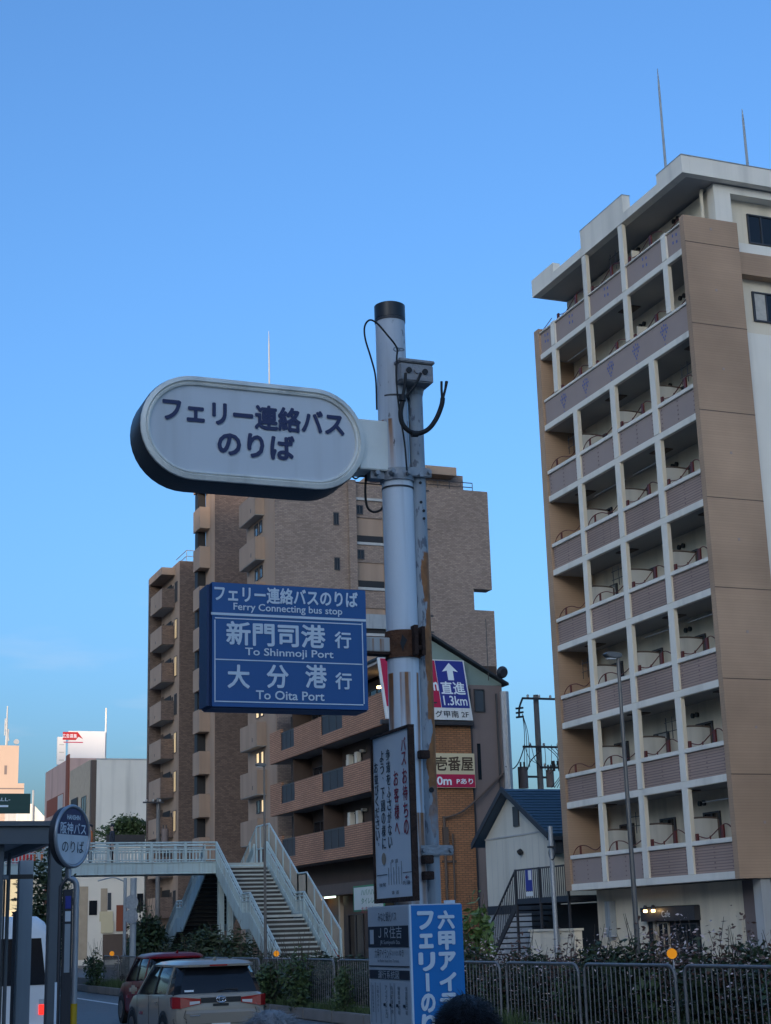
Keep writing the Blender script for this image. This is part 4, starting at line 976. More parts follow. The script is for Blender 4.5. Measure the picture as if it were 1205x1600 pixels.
# ------------------------------------------------------------------ far buildings on the left
def far():
    # grey-white block with brown street face
    T = thing('office_block', (33, 150, 0), 'plain grey-white block with a railed roof left of the tiled tower', 'building')
    y1 = P(143, 1200, X=28.4).y; y2 = P(110, 1200, X=28.4).y; zt = P(160, 1187, Y=y1).z
    box('wall', 'white_render', T, 28.9, 48, y1, y2, 0, zt)
    box('street_wall', 'wood_beige', T, 28.4, 28.898, y1+.6, y2, 0, zt+.05); box('corner_strip', 'dark_brown', T, 28.42, 28.898, y1-.02, y1+.598, 0, zt-.05)
    for k in range(5):
        z = P(125, 1262, X=28.4).z-3.0*k
        window(T, 'x', y1+2.2, y1+4.5, z-.9, z+.9, 28.398, 'glass_window'); box('recess', 'black', T, 28.3, 28.399, y1+6.5, y1+9.8, z-1.0, z+1.1)
    m = MB()
    for z in (zt+.5, zt+1.0, zt+1.5): m.tube([(34.5, y1+.3, z), (47.9, y1+.3, z)], .03, 6)
    for q in range(19): m.tube([(34.5+q*.74, y1+.3, zt), (34.5+q*.74, y1+.3, zt+1.5)], .025, 6)
    m.build('railing', 'grey_paint', T); box('parapet', 'grey_render', T, 28.88, 48, y1-.03, y1+.25, zt+.002, zt+.12)
    box('penthouse', 'white_render', T, 29.6, 34.6, y1+14, y1+20, zt-1, P(140, 1190, Y=y1+14).z)
    for k in range(4):
        z = 4+k*2.2; box('cladding', 'grey_render', T, 29.3+.2*k, 30.6, y1-.04, y1-.005, z, z+1.6) if k % 2 else None
    # pink block farther on
    T = thing('pink_block', (33, y2+10, 0), 'pinkish concrete block with a dark recessed balcony and rust-red strip, far left', 'building')
    y3 = P(70, 1260, X=28.4).y; za, zb = P(105, 1187, X=28.4).z, P(72, 1226, X=28.4).z
    box('wall', 'pink_render', T, 28.4, 44, y2+.3, y3, 0, za)
    box('red_strip', 'rust_red_wall', T, 28.3, 28.398, y2+.3, y2+2.0, 0, za+.4)
    for k in range(5):
        z = P(88, 1258, X=28.4).z-3.1*k
        box('recess', 'rust_red_wall', T, 28.36, 28.399, y2+3.5, y3-1.5, z-.9, z+.9); box('recess_panel', 'grey_render', T, 28.33, 28.359, y2+3.6, y2+6.5, z-.85, z+.8)
    # billboard on its roof
    yb = 172.0
    b0, b1 = P(106, 1215, Y=yb), P(165, 1143, Y=yb)
    T = thing('billboard', ((b0.x+b1.x)/2, yb, za), 'white sunlit rooftop billboard with a red logo in its top corner', 'billboard')
    box('panel', 'billboard', T, b0.x, b1.x, yb, yb+.4, b0.z-.5, b1.z)
    l0 = P(88, 1152, Y=yb+2.0)
    box('side_panel', 'billboard', T, l0.x+.1, b0.x-.02, yb+1.6, yb+2.0, P(88, 1195, Y=yb+2).z, l0.z)
    for q in range(4): box('print_line', 'grey_render', T, l0.x+.3, b0.x-.2, yb+1.59, yb+1.599, l0.z-.9-q*.85, l0.z-.8-q*.85)
    c0, c1 = P(98, 1156, Y=yb), P(123, 1144, Y=yb)
    MB().add([(c0.x, yb-.02, c0.z), (c1.x-.3, yb-.02, c0.z), (c1.x, yb-.02, c1.z-.5), (c1.x+.5, yb-.02, c0.z+.1), (c1.x-.1, yb-.02, c1.z), (c0.x, yb-.02, c1.z)], [(0,1,2,3,4,5)]).build('logo', 'vending_red', T)
    lettering('広告募集', 'print_white', T, ((c0.x+c1.x)/2-.1, yb-.03, (c0.z+c1.z)/2), UX, UZ, w=1.6, h=.45)
    box('print_line', 'print_crimson', T, c0.x+.1, c1.x+.5, yb-.02, yb-.002, c0.z-.3, c0.z-.2)
    box('support', 'grey_render', T, b0.x-.8, b1.x+.3, yb+.45, yb+3, za-.5, b0.z+.3)
    MB().tube([(b1.x+.15, yb+.6, za), (b1.x+.15, yb+.6, P(165, 1105, Y=yb).z)], .09, 8).build('mast', 'white_render', T)
    # peach tower far away
    yy = 300.0
    q0, q1, q2 = P(-40, 1165, Y=yy), P(30, 1165, Y=yy), P(38, 1224, Y=yy)
    T = thing('peach_tower', (q1.x-4, yy+4, 0), 'sunlit peach coloured tower at the left edge with rooftop aerials', 'building')
    box('wall', 'peach_render', T, q0.x, q1.x, yy, yy+10, 0, q1.z); box('lower_wing', 'peach_render', T, q1.x+.01, q2.x, yy, yy+10, 0, q2.z)
    box('window_slot', 'brown_render', T, P(7, 1200, Y=yy).x, P(11, 1200, Y=yy).x, yy-.05, yy-.002, P(7, 1210, Y=yy).z, P(7, 1196, Y=yy).z)
    box('joint', 'brown_render', T, q0.x, q2.x, yy-.04, yy-.003, P(7, 1233, Y=yy).z, P(7, 1232, Y=yy).z+.1)
    x0 = P(11, 1165, Y=yy).x; m = MB()
    m.tube([(x0, yy+1, q1.z-4), (x0, yy+1, P(11, 1102, Y=yy).z)], [.25, .12], 8)
    for q in range(5): m.tube([(x0+random.uniform(-.5, .5), yy+1, q1.z+q*.5), (x0+random.uniform(-.4, .4), yy+1, q1.z+q*.5+3.2)], .12, 6)
    m.build('aerial', 'grey_render', T)
    MB().disc((P(27, 1158, Y=yy).x, yy+1, P(27, 1158, Y=yy).z), (.3, -1, .2), .5, .3, 14).build('dish', 'grey_render', T)
    # low gabled white block and shop with red boards behind the shelter
    T = thing('gabled_block', (22, 240, 0), 'pale gabled block just right of the dark green road sign', 'building')
    g0, g1 = P(46, 1292, Y=240), P(70, 1272, Y=240); gp = P(52, 1256, Y=240)
    MB().prism([(g0.x-2, 0), (g1.x+1, 0), (g1.x+1, g1.z-1.5), (gp.x, gp.z), (g0.x-2, gp.z)], 'y', 240, 252).build('wall', 'white_render', T)
    MB().tube([(g0.x+.4, 239.8, g0.z-2), (g0.x+.4, 239.8, gp.z+2)], .15, 6).build('pipe', 'grey_render', T)
    T = thing('corner_shop', (12, 120, 0), 'low far shop with orange-red signboards seen through the shelter glass', 'building')
    s0, s1 = P(10, 1370, Y=120), P(70, 1325, Y=120)
    box('wall', 'cream_render', T, s0.x-6, s1.x, 120, 128, 0, s1.z+1)
    box('signboard', 'vending_red', T, s0.x, s1.x-.3, 119.8, 119.99, s0.z+.9, s1.z); box('signboard', 'cloth_orange', T, P(52, 1340, Y=120).x, s1.x-.1, 119.6, 119.79, s0.z+1.2, s1.z+.6)
    box('shop_window', 'window_lit', T, s0.x, s1.x-1, 119.9, 119.99, 1, s0.z+.2)
    # shop block glimpsed under the footbridge
    T = thing('shop_row', (24, 108, 0), 'cream shop row with signboards glimpsed under the footbridge', 'building')
    yy = 118.0
    def bx(nm, m, x0, y0, x1, y1, d=0): a = P(x0, y1, Y=yy); b = P(x1, y0, Y=yy); box(nm, m, T, a.x, b.x, yy-d-.03, yy-d, a.z, b.z)
    a, b = P(118, 1500, Y=yy), P(226, 1340, Y=yy)
    box('wall', 'white_render', T, a.x, b.x, yy+.002, yy+8, 0, b.z)
    bx('wall_strip', 'wood_beige', 122, 1385, 138, 1500); bx('wall_strip', 'wood_beige', 157, 1388, 168, 1430); bx('window', 'glass_dark', 139, 1407, 152, 1430); bx('signboard', 'sign_cream', 155, 1424, 176, 1440, .1); bx('signboard', 'sign_cream', 157, 1439, 177, 1458, .15); bx('signboard', 'rust_red_wall', 181, 1414, 198, 1455, .1); bx('shop_front', 'dark_brown', 160, 1459, 200, 1500, .02); bx('window', 'glass_window', 168, 1395, 174, 1422); bx('window', 'glass_dark', 214, 1396, 224, 1424)
    a = P(163, 1400, Y=yy+.5); b = P(229, 1322, Y=yy+.5); box('upper_floor', 'white_render', T, a.x, b.x, yy+.5, yy+7.5, 3, b.z)
    a = P(166, 1322, Y=yy+.4); b = P(227, 1304, Y=yy+.4); box('terrace_fence', 'dark_metal', T, a.x, b.x, yy+.40, yy+.44, a.z+.002, b.z)
far()
# dark green road sign hung over the road
yy = 45.0
a, b = P(-30, 1271, Y=yy), P(48, 1240, Y=yy)
T = thing('road_sign', ((a.x+b.x)/2, yy, 0), 'dark green overhead road sign with pale lettering at the left edge', 'sign')
box('panel', 'green_sign', T, a.x, b.x, yy, yy+.08, a.z, b.z)
lettering('ALL-', 'print_white', T, P(5, 1249, Y=yy-.01), UX, UZ, w=.4, h=.09); box('print_line', 'print_white', T, P(-3, 1259, Y=yy).x, P(13, 1259, Y=yy).x, yy-.004, yy-.001, P(3, 1261, Y=yy).z, P(3, 1258, Y=yy).z)
MB().tube([(2.6, yy+.15, .15), (2.6, yy+.15, 6.4)], .12, 12).tube([(2.6, yy+.15, 5.9), (b.x-.3, yy+.15, 5.9)], .06, 8).build('gantry_post', 'grey_paint', T)

# ------------------------------------------------------------------ vehicles
def loft(rings, closed_ends=True):
    m = MB(); n = len(rings[0]); vs = [v for r in rings for v in r]; fs = []
    for i in range(len(rings)-1):
        for k in range(n): fs.append((i*n+k, i*n+(k+1) % n, (i+1)*n+(k+1) % n, (i+1)*n+k))
    fs += [tuple(range(n)), tuple(range((len(rings)-1)*n, len(rings)*n))]
    return m.add(vs, fs)
def car(name, lab, loc, L, W, H, paint, group, white_roof=False, lit=False):
    T = thing(name, (0, 0, 0), lab, 'car', group)
    sx, sy, sz = W/1.695, L/4.0, H/1.62
    S = lambda x, y, z: (x*sx, y*sy, z*sz)
    def ring(y, w, zb, zt, sh=.05):
        h = [(w-.13, zb), (w-.02, zb+.1), (w, zb+.28), (w-.005, .72), (w-.025, zt-.10), (w-.055, zt-.03), (w-.14, zt)]
        return [S(x, y, z) for x, z in h]+[S(-x, y, z) for x, z in reversed(h)]
    st = [(0.0, .70, .42, .96), (.03, .78, .36, 1.0), (.12, .825, .28, 1.03), (.35, .847, .22, 1.04), (1.0, .847, .2, 1.03), (2.2, .845, .2, 1.0), (2.95, .845, .2, .985), (3.45, .83, .22, .94), (3.75, .79, .28, .87), (3.93, .72, .36, .76), (4.0, .64, .42, .66)]
    body = loft([ring(*s) for s in st]).build('body', paint, T, smooth=38)
    # glasshouse
    def gr(z, y0, y1, w, c=.10):
        return [S(x, y, z) for x, y in ((-w+c, y0), (w-c, y0), (w, y0+c*1.2), (w, y1-c*2), (w-c, y1), (-w+c, y1), (-w, y1-c*2), (-w, y0+c*1.2))]
    loft([gr(.93, .09, 3.1, .79), gr(1.03, .11, 2.98, .785), gr(1.28, .22, 2.62, .725), gr(1.50, .34, 2.28, .655), gr(1.53, .36, 2.22, .63)]).build('glasshouse', 'glass_dark', T, smooth=38)
    rf = loft([gr(1.495, .16, 2.34, .672, .12), gr(1.535, .15, 2.36, .675, .14), gr(1.585, .22, 2.24, .62, .2), gr(1.615, .55, 1.95, .45, .2), gr(1.62, .8, 1.75, .3, .15)]).build('roof', paint, T, smooth=50)
    MB().tube([S(0, .42, 1.61), S(0, .36, 1.66)], [.035, .012], 8).build('antenna_fin', paint, rf)
    box('brake_light', 'tail_red', rf, *[v for p in ((-.16*sx, .16*sx), (.14*sy, .149*sy), (1.505*sz, 1.53*sz)) for v in p])
    for s in (-1, 1):
        MB().hexa([S(s*.80, 3.05, .96), S(s*.74, 3.12, .96), S(s*.61, 2.36, 1.52), S(s*.675, 2.28, 1.52)], [S(s*.81, 2.93, .97), S(s*.75, 3.0, 1.0), S(s*.62, 2.26, 1.54), S(s*.682, 2.18, 1.53)]).build('pillar', paint, T)
        MB().hexa([S(s*.80, 1.62, 1.0), S(s*.76, 1.62, 1.0), S(s*.655, 1.55, 1.5), S(s*.675, 1.55, 1.5)], [S(s*.80, 1.72, 1.0), S(s*.76, 1.72, 1.0), S(s*.655, 1.64, 1.5), S(s*.675, 1.64, 1.5)]).build('pillar', 'black_plastic', T)
        MB().hexa([S(s*.80, .62, 1.0), S(s*.76, .62, 1.0), S(s*.655, .60, 1.5), S(s*.675, .60, 1.5)], [S(s*.80, .76, 1.0), S(s*.76, .76, 1.0), S(s*.655, .70, 1.5), S(s*.675, .70, 1.5)]).build('pillar', paint, T)
        MB().box(s*.86*sx, s*1.0*sx, 2.72*sy, 2.86*sy, .98*sz, 1.14*sz).build('mirror', 'black_plastic' if paint != 'car_beige' else paint, T, bevel=.04)
        for yy_ in (.72, 3.22):
            wv = MB().tube([S(s*.70, yy_, .32), S(s*.852, yy_, .32)], .325, 24).build('wheel', 'rubber', T, smooth=50)
            MB().disc(S(s*.856, yy_, .32), (1, 0, 0), .20, .02, 20).build('rim', 'lamp_steel', wv)
            MB().add([S(s*.852, yy_+.40*math.cos(R(a)), .33+.40*math.sin(R(a))) for a in range(-20, 201, 20)]+[S(s*.852, yy_+.34*math.cos(R(a)), .33+.34*math.sin(R(a))) for a in range(-20, 201, 20)], [(i, i+1, i+13, i+12) for i in range(11)]).build('wheel_arch', 'black_plastic', T)
        # tail lamp, wrapping the corner and tapering inward
        tl = MB().hexa([S(s*.36, -.022, .85), S(s*.72, -.025, .78), S(s*.838, .10, .78), S(s*.838, .22, .80)], [S(s*.36, -.02, .94), S(s*.72, -.012, .975), S(s*.836, .10, .985), S(s*.84, .26, .97)]).build('tail_lamp', 'tail_lit' if lit else 'tail_red', T)
        MB().hexa([S(s*.38, -.030, .86), S(s*.56, -.032, .835), S(s*.56, -.02, .835), S(s*.38, -.02, .86)], [S(s*.38, -.028, .90), S(s*.56, -.030, .895), S(s*.56, -.015, .895), S(s*.38, -.015, .90)]).build('reverse_lamp', 'lamp_clear', tl)
        MB().hexa([S(s*.52, -.012, .36), S(s*.79, .05, .33), S(s*.79, .09, .33), S(s*.52, .03, .36)], [S(s*.60, -.012, .55), S(s*.83, .10, .60), S(s*.82, .13, .60), S(s*.60, .03, .55)]).build('bumper_insert', 'black_plastic', T)
        box('door_handle', paint, T, s*.85*sx, s*.872*sx, 1.15*sy, 1.33*sy, .84*sz, .87*sz); box('side_red_mark', 'tail_red', T, s*.846*sx, s*.853*sx, 2.35*sy, 2.6*sy, .60*sz, .66*sz)  # small red patch low on each front door
        m = MB()
        for yl in (1.05, 1.85, 2.8): m.box(s*.846*sx, s*.8495*sx, yl*sy, (yl+.012)*sy, .35*sz, .97*sz)
        m.build('door_gap', 'black', T)
    box('garnish', 'black_plastic', T, -.36*sx, .36*sx, -.012*sy, .02, .865*sz, .955*sz)
    e = MB().tube([S(.085*math.cos(a), -.022, .915+.055*math.sin(a)) for a in [i*2*math.pi/20 for i in range(21)]], .011, 6).tube([S(.035*math.cos(a), -.022, .92+.048*math.sin(a)) for a in [i*2*math.pi/16 for i in range(17)]], .008, 6).tube([S(.06*math.cos(a), -.022, .938+.018*math.sin(a)) for a in [i*2*math.pi/16 for i in range(17)]], .008, 6)
    if paint == 'car_beige': e.build('emblem', 'chrome', T, smooth=60)
    MB().hexa([S(-.60, -.02, .50), S(.60, -.02, .50), S(.60, .01, .50), S(-.60, .01, .50)], [S(-.63, -.05, .685), S(.63, -.05, .685), S(.60, .01, .75), S(-.60, .01, .75)]).build('hatch_panel', paint, T)
    box('hatch_handle', 'black_plastic', T, -.14*sx, .14*sx, -.014, .01, .80*sz, .845*sz)
    m = MB().tube([S(-.62, -.006, .76), S(-.66, -.004, .62), S(-.5, -.008, .50), S(.5, -.008, .50), S(.66, -.004, .62), S(.62, -.006, .76)], .005, 5); m.build('hatch_gap', 'black', T)
    box('badge', 'chrome', T, -.56*sx, -.38*sx, -.058, -.04, .64*sz, .66*sz)
    MB().tube([S(-.02, .10, 1.06), S(.16, .135, 1.085), S(.34, .125, 1.075)], [.012, .012, .03], 6).build('wiper', 'black', T)
    box('sticker', 'print_white', T, -.62*sx, -.46*sx, .095, .11, 1.06*sz, 1.095*sz)
    box('number_plate', 'sign_white', T, -.165*sx, .165*sx, -.02, -.004, .36, .50)
    T.location = loc
    return T
car('suv', 'beige compact SUV with a black rear garnish driving away, nearest of the cars', (7.6, 27.4, 0), 4.0, 1.695, 1.53, 'car_beige', 'cars driving away along the road')
car('hatchback', 'dark red boxy hatchback partly hidden beyond the beige SUV', (8.95, 35.6, 0), 3.5, 1.48, 1.60, 'car_red', 'cars driving away along the road')
def van():
    T = thing('van', (0, 0, 0), 'white van with its tail lamp lit, standing behind the bus shelter', 'van')
    def rg(y, w, z1, r): 
        return [(w-.1, y, .3), (w, y, .45), (w, y, 1.1), (w-.02, y, 1.25), (w-.13, y, z1-.25), (w-.2, y, z1-.1), (w-.34, y, z1), (-w+.34, y, z1), (-w+.2, y, z1-.1), (-w+.13, y, z1-.25), (-w+.02, y, 1.25), (-w, y, 1.1), (-w, y, .45), (-w+.1, y, .3)]
    loft([rg(0, .78, 2.14, .1), rg(.05, .83, 2.24, .1), rg(.22, .85, 2.34, .1), rg(1, .85, 2.36, .1), rg(3.6, .85, 2.34, .1), rg(4.3, .82, 1.6, .1), rg(4.7, .74, 1.1, .1)]).build('body', 'van_white', T, smooth=40)
    MB().hexa([(-.66, -.012, 1.22), (.66, -.012, 1.22), (.66, .03, 1.22), (-.66, .03, 1.22)], [(-.56, -.008, 1.98), (.56, -.008, 1.98), (.56, .03, 1.98), (-.56, .03, 1.98)]).build('rear_window', 'glass_dark', T)
    for s in (-1, 1):
        t = MB().hexa([(s*.55, -.015, .74), (s*.79, -.015, .74), (s*.855, .16, .74), (s*.6, .05, .74)], [(s*.55, -.015, .90), (s*.79, -.015, .90), (s*.855, .16, .90), (s*.6, .05, .90)]).build('tail_lamp', 'tail_lit', T)
        MB().hexa([(s*.55, -.012, .91), (s*.79, -.012, .91), (s*.853, .15, .91), (s*.6, .05, .91)], [(s*.55, -.012, .99), (s*.79, -.012, .99), (s*.85, .15, .99), (s*.6, .05, .99)]).build('reverse_lamp', 'lamp_clear', t)
        for yq in (.9, 3.7): MB().tube([(s*.7, yq, .32), (s*.855, yq, .32)], .33, 20).build('wheel', 'rubber', T)
        box('side_window', 'glass_dark', T, s*.80, s*.842, .5, 3.2, 1.3, 1.95)
    box('bumper', 'van_white', T, -.82, .82, -.06, -.001, .35, .62, bevel=.02)
    T.location = (3.95, 27.6, 0)
van()
ORD = ['first','second','third','fourth','fifth','sixth','seventh','eighth','ninth','tenth','eleventh','twelfth','thirteenth','fourteenth','fifteenth','sixteenth','seventeenth','eighteenth','nineteenth','twentieth','twenty-first','twenty-second','twenty-third','twenty-fourth','twenty-fifth','last']
# ------------------------------------------------------------------ greenery
def leaf_mesh(name, n, rad, size, matn, seed, shape='dome', spread=1.0, flat=.5):
    rnd = random.Random(seed); vs, fs = [], []
    lobes = [(rnd.uniform(-.5, .5)*rad[0], rnd.uniform(-.5, .5)*rad[1], rnd.uniform(.18, .85)*rad[2], rnd.uniform(.35, .6)) for _ in range(9)]
    for i in range(n):
        l = rnd.choice(lobes); u = rnd.random()**.4
        th, ph = rnd.uniform(0, 6.283), math.acos(rnd.uniform(-1, 1))
        d = Vector((math.sin(ph)*math.cos(th), math.sin(ph)*math.sin(th), math.cos(ph)))
        c = Vector((l[0]+d.x*rad[0]*l[3]*u, l[1]+d.y*rad[1]*l[3]*u, max(.02, l[2]+d.z*rad[2]*l[3]*u)))
        a = Vector((rnd.gauss(0, 1), rnd.gauss(0, 1), rnd.gauss(0, flat))).normalized(); b = a.cross(Vector((rnd.gauss(0, 1), rnd.gauss(0, 1), rnd.gauss(0, 1)))).normalized()
        s = size*rnd.uniform(.6, 1.3); k = len(vs)
        vs += [c-a*s, c-b*s*.42+a*s*.1, c+a*s, c+b*s*.42+a*s*.1]; fs.append((k, k+1, k+2, k+3))
    me = bpy.data.meshes.new(name); me.from_pydata(vs, [], fs); me.materials.append(MAT[matn]); return me
def stem_mesh(seed, h, sp, n=7, r=.012, matn='bark'):
    rnd = random.Random(seed); m = MB()
    for i in range(n):
        a = rnd.uniform(0, 6.28); e = Vector((math.cos(a)*sp*rnd.random(), math.sin(a)*sp*rnd.random(), h*rnd.uniform(.7, 1.1)))
        m.tube([(0, 0, 0), e*.5+Vector((rnd.uniform(-.1, .1), rnd.uniform(-.1, .1), 0)), e], [r, r*.7, r*.3], 5)
    o = m.build('t', matn); me = o.data; bpy.data.objects.remove(o); return me
LD = [leaf_mesh('foliage', 3400, (.62, .78, 1.25), .062, 'leaf_dark', s) for s in (1, 2, 3)]
LR = [leaf_mesh('foliage_top', 700, (.60, .78, 1.5), .045, 'leaf_red', s) for s in (4, 5, 6)]
PT = [leaf_mesh('blossom', 480, (.62, .80, 1.62), .035, 'petal', s) for s in (7, 8, 9)]
LM = [leaf_mesh('foliage', 1300, (.6, .8, 1.1), .07, 'leaf_mid', s) for s in (11, 12)]
ST = [stem_mesh(s, 1.75, .6, 14) for s in (1, 2)]
def shrub(loc, rz, sc, lab, group, kinds, name='flowering_shrub', cat='shrub'):
    T = thing(name, loc, lab, cat, group); T.rotation_euler = (0, 0, rz); T.scale = sc
    for nm, me in kinds: link(nm, me, T)['kind'] = 'stuff'
    return T
rnd = random.Random(5)
y = 15.6; i = 0
while y < 33:
    shrub((13.55+rnd.uniform(-.15, .2), y, .18), rnd.uniform(-.5, .5)+(math.pi if rnd.random() < .5 else 0), (1, 1, rnd.uniform(.78, 1.0)*(1 if y < 26 else .92)), 'straggly shrub with tiny pale blossoms behind the fence, %s from the right edge' % ORD[i], 'blossoming shrubs behind the fence',
          (('foliage', LD[i % 3] if i % 4 else LM[0]), ('foliage_top', LR[(i+1) % 3]), ('blossom', PT[i % 3]), ('stems', ST[i % 2])))
    y += .82; i += 1
while y < 63:
    shrub((13.6+rnd.uniform(-.2, .2), y, .18), rnd.uniform(0, 6.28), (1, 1.1, rnd.uniform(.6, .9)), 'dense dark green shrub behind the fence, %s beyond the blossoming ones' % ORD[min(25, i-22)], 'green shrubs behind the fence', (('foliage', LD[i % 3]), ('stems', ST[i % 2])), 'shrub')
    y += 1.25; i += 1
LB = [leaf_mesh('foliage', 900, (.5, .5, 1.3), .10, 'leaf_bright', s) for s in (21,)]
for (x, d, sc, lab) in ((425, 12.2, (.9, 1.2, .95), 'loose green bush right behind the SUV in front of the fence'), (470, 12.25, (.9, 1.3, 1.05), 'rounded green bush in front of the fence, second from the SUV'), (540, 12.25, (.5, .7, .9), 'upright green bush in front of the fence left of the timetable pillar'), (150, 12.2, (.6, 2.2, 1.05), 'ivy-like dark bush covering the fence beyond the bus stop pole')):
    p = P(x, 1560, X=d); i += 1
    shrub((d, p.y, .18), rnd.uniform(-.3, .3), sc, lab, None, (('foliage', LM[i % 2]), ('stems', ST[i % 2])), 'bush', 'bush')
p = P(745, 1490, X=15.2)
shrub((15.2, p.y, 0), .3, (1.2, 1.2, 1.55), 'bright green broad-leaved shrub right beside the blue pillar sign', None, (('foliage', LB[0]), ('stems', ST[0])), 'broadleaf_shrub')
for (x, X, sc, lab) in ((262, 19.0, (2.4, 2.4, 1.5), 'dark leafy bush under the left flight of the footbridge'), (300, 17.3, (2.0, 2.0, 1.35), 'dark leafy bush at the foot of the footbridge column'), (225, 17, (1.8, 1.8, 2.3), 'tall dark bush beside the grey signal post'), (345, 17.0, (2, 2, 1.5), 'dark bush in front of the bridge stairs beyond the red car')):
    p = P(x, 1480, X=X)
    shrub((X, p.y, 0), rnd.uniform(0, 6), sc, lab, None, (('foliage', LD[i % 3]), ('foliage', LM[i % 2]), ('stems', ST[0]))[0:3], 'bush', 'bush'); i += 1
# roof garden and street tree on the far side
p = P(196, 1303, Y=120)
T = thing('terrace_hedge', (p.x, 120, p.z-.6), 'leafy green hedge on the terrace left of the tower, above the footbridge', 'hedge')
o = link('crown', leaf_mesh('crown', 2600, (3.0, 1.2, 1.7), .15, 'leaf_mid', 33), T); o['kind'] = 'stuff'
p = P(62, 1440, Y=60)
T = thing('street_tree', (p.x, 60, 0), 'dark street tree seen between the shelter posts', 'tree')
MB().tube([(p.x, 60, 0), (p.x+.1, 60, 2.4)], [.14, .09], 8).build('trunk', 'bark', T)
link('crown', leaf_mesh('crown', 2600, (1.3, 1.3, 3.4), .12, 'leaf_dark', 35), T, (0, 0, 1.3))['kind'] = 'stuff'
# weeds along the strip
rnd = random.Random(9); m = MB()
for i in range(15000):
    yy = rnd.uniform(15, 64); xx = 12.16+abs(rnd.gauss(0, .22)); h = rnd.uniform(.08, .34)*(1.3 if math.sin(yy*1.3)+math.sin(yy*.47) > .3 else .7); a = rnd.uniform(0, 6.28); dx, dy = math.cos(a)*.012, math.sin(a)*.012
    lx, ly = rnd.gauss(0, .09), rnd.gauss(0, .09)
    m.add([(xx-dx, yy-dy, .19), (xx+dx, yy+dy, .19), (xx+lx, yy+ly, .19+h)], [(0, 1, 2)])
o = m.build('grass', 'leaf_mid', fix=False); tag(o, 'rough grass and weeds at the foot of the guard fence', 'grass', kind='stuff')

# ------------------------------------------------------------------ bus shelter and round stop sign on the left
YS = 12.6
T = thing('bus_shelter', (1.3, 14, .15), 'dark grey bus shelter with glass panels at the left edge', 'bus shelter')
a0, a1 = P(88, 1287, Y=YS), P(88, 1318, Y=YS)
box('roof_fascia', 'shelter_grey', T, -.6, a0.x, YS, YS+.06, a1.z, a0.z-.02); box('roof_fascia', 'shelter_grey', T, a0.x-.06, a0.x, YS+.062, 17.4, a1.z, a0.z-.02)
box('roof', 'shelter_grey', T, -.65, a0.x+.03, YS-.03, 17.45, a0.z-.018, a0.z+.02); box('ceiling', 'grey_paint', T, -.55, a0.x-.08, YS+.08, 17.3, a1.z+.06, a1.z+.1)
def post(x0, x1, Y, m='shelter_grey', dep=.1, z1=None, nm='post'):
    b = P(x0, 1450, Y=Y).x; c = P(x1, 1450, Y=Y).x
    return box(nm, m, T, b, c, Y, Y+dep, .15, z1 or a1.z+.02, bevel=.006)
post(76, 95, YS+.08, dep=.12); post(28, 50, 15.6, 'grey_paint', .12); post(9, 14, 14.2, dep=.06); post(-6, 3, YS+.1, dep=.1)
def pane(x0, x1, y0, y1, Y, m, nm): b = P(x0, y1, Y=Y); c = P(x1, y0, Y=Y); return box(nm, m, T, b.x, c.x, Y, Y+.012, max(.2, b.z), c.z)
pane(15, 40, 1370, 1422, 16.4, 'glass_shelter', 'pane'); pane(12, 40, 1424, 1700, 16.4, 'smoked_panel', 'lower_panel'); pane(-5, 9, 1375, 1700, 14.25, 'shelter_grey', 'lower_panel'); pane(0, 52, 1366, 1374, 15.0, 'black_plastic', 'crossbar')
MB().tube([P(2, 1371, Y=14.1), P(13, 1371, Y=14.1)], .02, 8).build('lamp', 'lamp_clear', T)
# round sign on its looped steel post
YB = 11.6
c = P(108, 1307, Y=YB)
T = thing('bus_stop_sign', (c.x, YB, .15), 'round navy and white bus stop sign on a curved steel post', 'bus stop sign')
th = R(46); ux = Vector((math.cos(th), math.sin(th), 0)).normalized(); nr = Vector((ux.y, -ux.x, 0)); rr = .215
if nr.y > 0: nr = -nr
def circ(r, off, a0=0, a1=6.28318, n=48): return [c+ux*r*math.cos(a0+(a1-a0)*i/n)+UZ*r*math.sin(a0+(a1-a0)*i/n)+nr*off for i in range(n+1)]
MB().tube([c-nr*.03, c+nr*.03], rr, 48).build('disc', 'dark_metal', T, smooth=40)
MB().tube(circ(rr, .03), .014, 8).build('rim', 'steel', T, smooth=60)
k = circ(rr*.93, .034, R(3), R(177)); MB().add(k, [tuple(range(len(k)))]).build('upper_half', 'sign_navy', T, fix=False)
k = circ(rr*.93, .034, R(180), R(363)); k = [c-ux*rr*.93+UZ*.01+nr*.034]+k; MB().add(k, [tuple(range(len(k)))]).build('lower_half', 'sign_white', T, fix=False)
lettering('阪神バス', 'print_white', T, c+UZ*.055+nr*.037, ux, UZ, w=.33, h=.085, bold=.01); lettering('HANSHIN', 'print_white', T, c+UZ*.135+nr*.037, ux, UZ, w=.17, h=.035, bold=.02)
lettering('のりば', 'print_black', T, c-UZ*.075+nr*.037, ux, UZ, w=.28, h=.085)
pr = P(118, 1460, Y=YB); pl = P(93, 1460, Y=YB)
path = [(pr.x, YB, .15), (pr.x, YB, P(118, 1385, Y=YB).z)]+[Vector((pr.x-.06+.06*math.cos(R(a)), YB, P(118, 1385, Y=YB).z+.06*math.sin(R(a)))) for a in (20, 45, 70, 90)]+[Vector((c.x, YB, c.z-rr))]
MB().tube(path, .022, 10).build('post', 'steel', T, smooth=50)
MB().tube([(pr.x, YB, .15), (pr.x, YB, P(118, 1568, Y=YB).z)], .0235, 10).build('yellow_band', 'yellow_paint', T, smooth=50)
